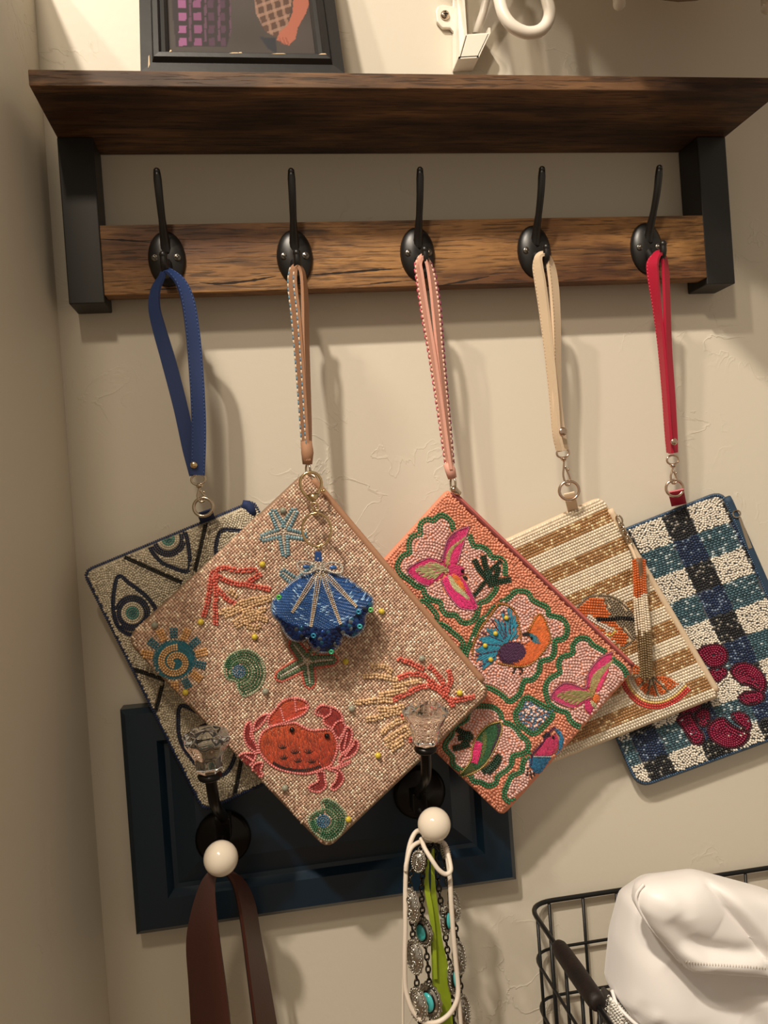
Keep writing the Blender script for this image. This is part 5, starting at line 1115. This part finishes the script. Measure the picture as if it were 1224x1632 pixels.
for k, col in enumerate(((206, 196, 180), (224, 214, 196), (232, 196, 120), (204, 64, 60), (204, 64, 60))): b4.stroke(O, arc, col, 4.0, 4.0, 2.4, rows=(-6+k*4.2,), check=False)
slc = R6([(490, 1240), (560, 1262), (680, 1332), (780, 1342), (862, 1392), (800, 1442), (700, 1492), (610, 1472), (530, 1400)])
for e in ((520, 1340), (545, 1430), (630, 1490), (715, 1492), (790, 1450)): b4.stroke(O, R6([(660, 1320), e]), BZ_, 3.6, 3.0, 2.8)
b4.contour(B, slc, OB, 4.0, 4.2, 2.4)
mo = motif('drink_motif', b4, B, body, lift=.2, label='orange beaded drink and citrus slice'); motif('outline_beads', b4, O, mo, lift=.2)
eu = np.array([958-676, 790-918], float); eu /= np.linalg.norm(eu); nrm = np.array([-eu[1], eu[0]]); ang4 = math.atan2(eu[1], eu[0])
# stripes run along the top edge, fanning slightly with the bottom one
fw = Beads(); fg = Beads()
TL, TR, BR_, BL = (np.array(x, float) for x in ((676, 918), (958, 790), (1147, 1110), (852, 1226)))
vlen = np.linalg.norm(BR_-TR); nrow = int(vlen/4.75)
for j in range(1, nrow):
    t = j/nrow; a = TL+(BL-TL)*t; b = TR+(BR_-TR)*t; Q = resample(np.array([a, b]), 4.4); Q = Q+eu*rng.uniform(0, 4); Q = Q[b4.clip(Q, .99)]; ph = ((t*vlen-20) % 52)
    gold = ph < 25; Q = Q[b4.free(Q, 2.7)]; u = (b-a)/np.linalg.norm(b-a)
    if gold:
        c = np.c_[np.tile(s2l((172, 128, 82)), (len(Q), 1)), np.full(len(Q), .3)]; hl = rng.random(len(Q)) < .22; c[hl, :3] = s2l((236, 208, 164)); c[hl, 3] = .7; fg.put(Q, math.atan2(u[1], u[0]), 4.9, 4.2, 1.8, c, .12)
    else: fw.put(Q, math.atan2(u[1], u[0]), 4.3, 4.5, 2.2, (236, 224, 202), .08)
emit('white_seed_beads', fw, b4.surf, BEAD, body, kind='stuff'); emit('gold_seed_beads', fg, b4.surf, BEAD, body, kind='stuff')
z = edge_tube(w4, b4, (972, 812), (1142, 1100), .0030, CREAMC, 'zipper', -.0030)
sl = MB().torus(at(987, 828, -.0345), .0030, .0008, (.5, .8, .2), 16, 6, (.7, 1.2), up=(-.4, 0, .9))
for k in range(5): sl.torus(at(990+k*3.2, 838+k*6.2, -.036), .0026, .0008, (.8, .5, .2) if k % 2 else (.1, 1, 0), 14, 6, (.7, 1.1), up=(-.45, 0, .9))
sl.build('zipper_slider', NICKEL, z)
ts = MB().tube(cat([at(x, y, Y) for x, y, Y in ((1003, 868, -.037), (1009, 880, -.039), (1014, 893, -.041))], n=5), [.0014]*11, 8).build('tassel_cord', CREAMC, z)
tas = Beads()
def tsurf(P):
    c = 1017+(P[:, 1]-890)*.066; d = np.clip((P[:, 0]-c)/13.5, -1, 1); return atv(P, -.0415-.0035*np.sqrt(1-d*d)-.002*np.sin(P[:, 1]*.02))
for k, off in enumerate((-9.5, -5.8, -2, 1.8, 5.6, 9.4)):
    y = 890+abs(off)*.3+rng.uniform(0, 2); lim1 = 945+rng.uniform(-3, 8); lim2 = 1010+rng.uniform(-8, 8); lim3 = 1078+rng.uniform(0, 10)
    while y < lim3:
        col = (200, 96, 40) if y < lim1 else ((226, 210, 186) if y < lim2 else (128, 106, 74, .4)); x = 1017+(y-890)*.066+off*(1+.12*math.sin(y*.04+k))
        tas.put([(x, y)], 1.5+rng.normal(0, .1), 4.0, 4.0, 2.4, col, .12); y += 3.9
emit('tassel', tas, tsurf, BEAD, z, lift=.3, label='orange, white and bronze bead tassel'); 
MB().tube(cat([at(x, y, -.041) for x, y in ((1016, 890), (1020, 940), (1024, 1010), (1029, 1080))], n=6), .0042, 10).build('tassel_core', mat('bronze_core', (110, 82, 58), .6), z)
o, C, W = strap(w4, [(893, 718), (887, 690), (883, 640), (876, 570), (868, 500), (861, 450), (857, 425), (858, 410), (866, 405), (874, 412), (879, 430), (883, 460), (886, 510), (887, 570), (888, 640), (893, 690), (898, 718)],
      [-.044, -.046, -.048, -.050, -.052, -.055, -.056, -.0565, -.056, -.055, -.054, -.053, -.052, -.050, -.047, -.044, -.042], [9, 9.5]+[10]*13+[9, 9], [.95, 1.0, 1.0, .95, .8, .7, .8, 1.2, 1.4, 1.3, 1.0, .9, .95, 1.0, .95, .7, .6], .0024, CREAMC)
stitches(o, C[:60], W[:60], .8, (206, 178, 146)); stitches(o, C[64:], W[64:], -.8, (186, 158, 128)); rivet(o, 897, 688, -.050, .0034, ROSEM)
hardware(w4, (897, 722), (901, 745), (907, 782), ROSEM, -.041, .0078, .0013)
loop_tab(w4, (907, 786), (913, 812), YB4, -.041, 9, CREAMC)

# ------------------------------------------------------------------ 5: gingham pouch
YB5 = -.0115
b5 = Bag([(860, 895), (1152, 780), (1314, 1150), (1016, 1258)], [14, 22, 20, 26], YB5, .012, seed=5, wav=.0006)
w5 = thing('beaded_wristlet', 'blue, black and white gingham beaded pouch with raspberry lobster on a red strap', 'pouch', at(1020, 1250, YB5), GRP)
BLUC = noise_bump(mat('steel_blue_cloth', (42, 66, 90), .7), 800, .3, .0003)
body = b5.body('body', mat('slate_lining', (84, 90, 98), .8), w5)
R8 = lambda p: zm(p, 1000, 1000, 5.464); RB_ = (140, 24, 62, .12); RBO = (74, 14, 34, .1)
B = Beads(); O = Beads()
for p in ([(610, 210), (690, 160), (790, 150), (860, 200), (865, 280), (820, 325), (720, 340), (660, 290)], [(715, 385), (790, 350), (850, 360), (862, 400), (820, 450), (765, 470)], [(900, 370), (950, 320), (1030, 310), (1120, 350), (1190, 430), (1202, 520), (1170, 570), (1100, 520), (1000, 490), (920, 430)], [(970, 600), (1060, 560), (1150, 560), (1192, 600), (1150, 650), (1060, 670), (1000, 650)], [(430, 790), (540, 740), (600, 850), (660, 940), (642, 1010), (580, 1012), (520, 940), (460, 850)], [(600, 740), (690, 710), (712, 800), (660, 862), (610, 820)], [(700, 880), (740, 820), (830, 790), (900, 850), (1000, 900), (1060, 930), (1000, 1020), (880, 1045), (780, 1010), (720, 960)], [(900, 770), (960, 740), (1040, 770), (1072, 850), (1050, 900), (980, 850)], [(430, 640), (560, 590), (640, 640), (600, 720), (480, 760)]):
    q = R8(p); b5.stroke(O, q, RBO, 3.6, 3.8, 2.4, closed=True); b5.contour(B, np.mean(q, 0)+(np.array(q)-np.mean(q, 0))*.93, RB_, 3.7, 4.0, 2.8)
b5.stroke(O, R8([(1000, 530), (1080, 535), (1150, 560)]), (226, 216, 206), 4, 4, 2.6, rows=(-1.8, 1.8)); b5.stroke(O, R8([(840, 780), (920, 850), (1010, 895)]), (70, 96, 110, .3), 4, 4, 2.4, rows=(-1.8, 1.8))
mo = motif('lobster_motif', b5, B, body, lift=.2, label='raspberry red beaded lobster'); motif('outline_beads', b5, O, mo, lift=.2)
O5 = np.array([1093., 809.]); eu = np.array([.940, -.341]); ev = np.array([.425, .905]); M5 = np.linalg.inv(np.stack([eu, ev], 1))
def cell(P):
    uv = (P-O5)@M5.T; u = uv[:, 0] % 97; v = uv[:, 1] % 90; return (u < 54), (v < 45)
au, av = math.atan2(eu[1], eu[0]), math.atan2(ev[1], ev[0]); fw = Beads(); fb = Beads(); pl5 = b5.px
eb = Beads(); q = resample(np.vstack([pl5, pl5[:1]]), 3.6); c5_ = pl5.mean(0); q = c5_+(q-c5_)*.985; t = np.gradient(q, axis=0); eb.put(q, np.arctan2(t[:, 1], t[:, 0]), 3.6, 3.6, 2.2, (54, 84, 116, .3), .25); b5.free(q, 2.6); emit('edge_beads', eb, b5.surf, BEAD, body)
I, J = np.meshgrid(np.arange(-4, 5), np.arange(-3, 7))
for i, j in zip(I.ravel(), J.ravel()):
    for (u0, u1, v0, v1, typ) in ((0, 54, 0, 45, 'w'), (54, 97, 0, 45, 'k'), (0, 54, 45, 90, 't'), (54, 97, 45, 90, 'n')):
        q = [O5+eu*(i*97+a)+ev*(j*90+b) for a, b in ((u0, v0), (u1, v0), (u1, v1), (u0, v1))]
        if not b5.clip(np.array(q+[np.mean(q, 0)]), 1.12).any(): continue
        if typ == 'w': b5.patches(fw, q, (234, 226, 212), 9, 3.6, 3.8, 2.5, jit=.1)
        else:
            n0 = len(fb.P); col = {'k': (34, 34, 36, .3), 't': (74, 106, 118, .4), 'n': (34, 52, 86, .3)}[typ]
            b5.rows(fb, q, col, au if typ == 't' else av, 6.0 if typ == 't' else 4.6, 3.7 if typ == 't' else 4.2, 1.9, jit=.2, rad=.68)
            for c in fb.C[n0:]:
                hl = rng.random(len(c)) < .16; c[hl, :3] = s2l({'k': (150, 146, 138), 't': (190, 208, 214), 'n': (120, 140, 168)}[typ]); c[hl, 3] = .75
emit('white_seed_beads', fw, b5.surf, BEAD, body, kind='stuff'); emit('blue_seed_beads', fb, b5.surf, BEAD, body, kind='stuff')
z = edge_tube(w5, b5, (1158, 795), (1300, 1110), .0040, BLUC, 'zipper', -.0020)
p_ = [(1177, 826), (1181, 824), (1199, 873), (1193, 875)]
MB().torus(at(1174, 819, -.018), .0030, .0007, (.4, .9, 0), 16, 6).prism([at(x, y, -.0175) for x, y in p_], [at(x, y, -.0160) for x, y in p_]).build('zipper_pull', NICKEL, z, smooth=False)
REDL = noise_bump(mat('raspberry_leather', (178, 26, 56), .45), 700, .2, .0003)
o, C, W = strap(w5, [(1068, 722), (1065, 690), (1060, 620), (1054, 550), (1047, 490), (1041, 440), (1040, 420), (1046, 407), (1053, 404), (1058, 412), (1061, 440), (1063, 500), (1065, 560), (1069, 630), (1072, 690), (1073, 722)],
      [-.036, -.039, -.043, -.047, -.051, -.055, -.056, -.0565, -.056, -.055, -.053, -.051, -.047, -.043, -.038, -.035], [9]*5+[10, 10.5, 10, 9.5, 9.5]+[9]*6, [1.1, 1.1, 1.1, 1.05, .9, .55, .6, 1.1, 1.35, 1.25, 1.1, 1.1, 1.05, .9, .8, .8], .0022, REDL)
stitches(o, C[:60], W[:60], .82, (206, 60, 84)); rivet(o, 1074, 704, -.044, .0028, ROSEM)
hardware(w5, (1072, 733), (1073, 750), (1075, 778), ROSEM, -.032, .0070, .0012)
loop_tab(w5, (1077, 782), (1082, 804), YB5, -.032, 13, REDL)
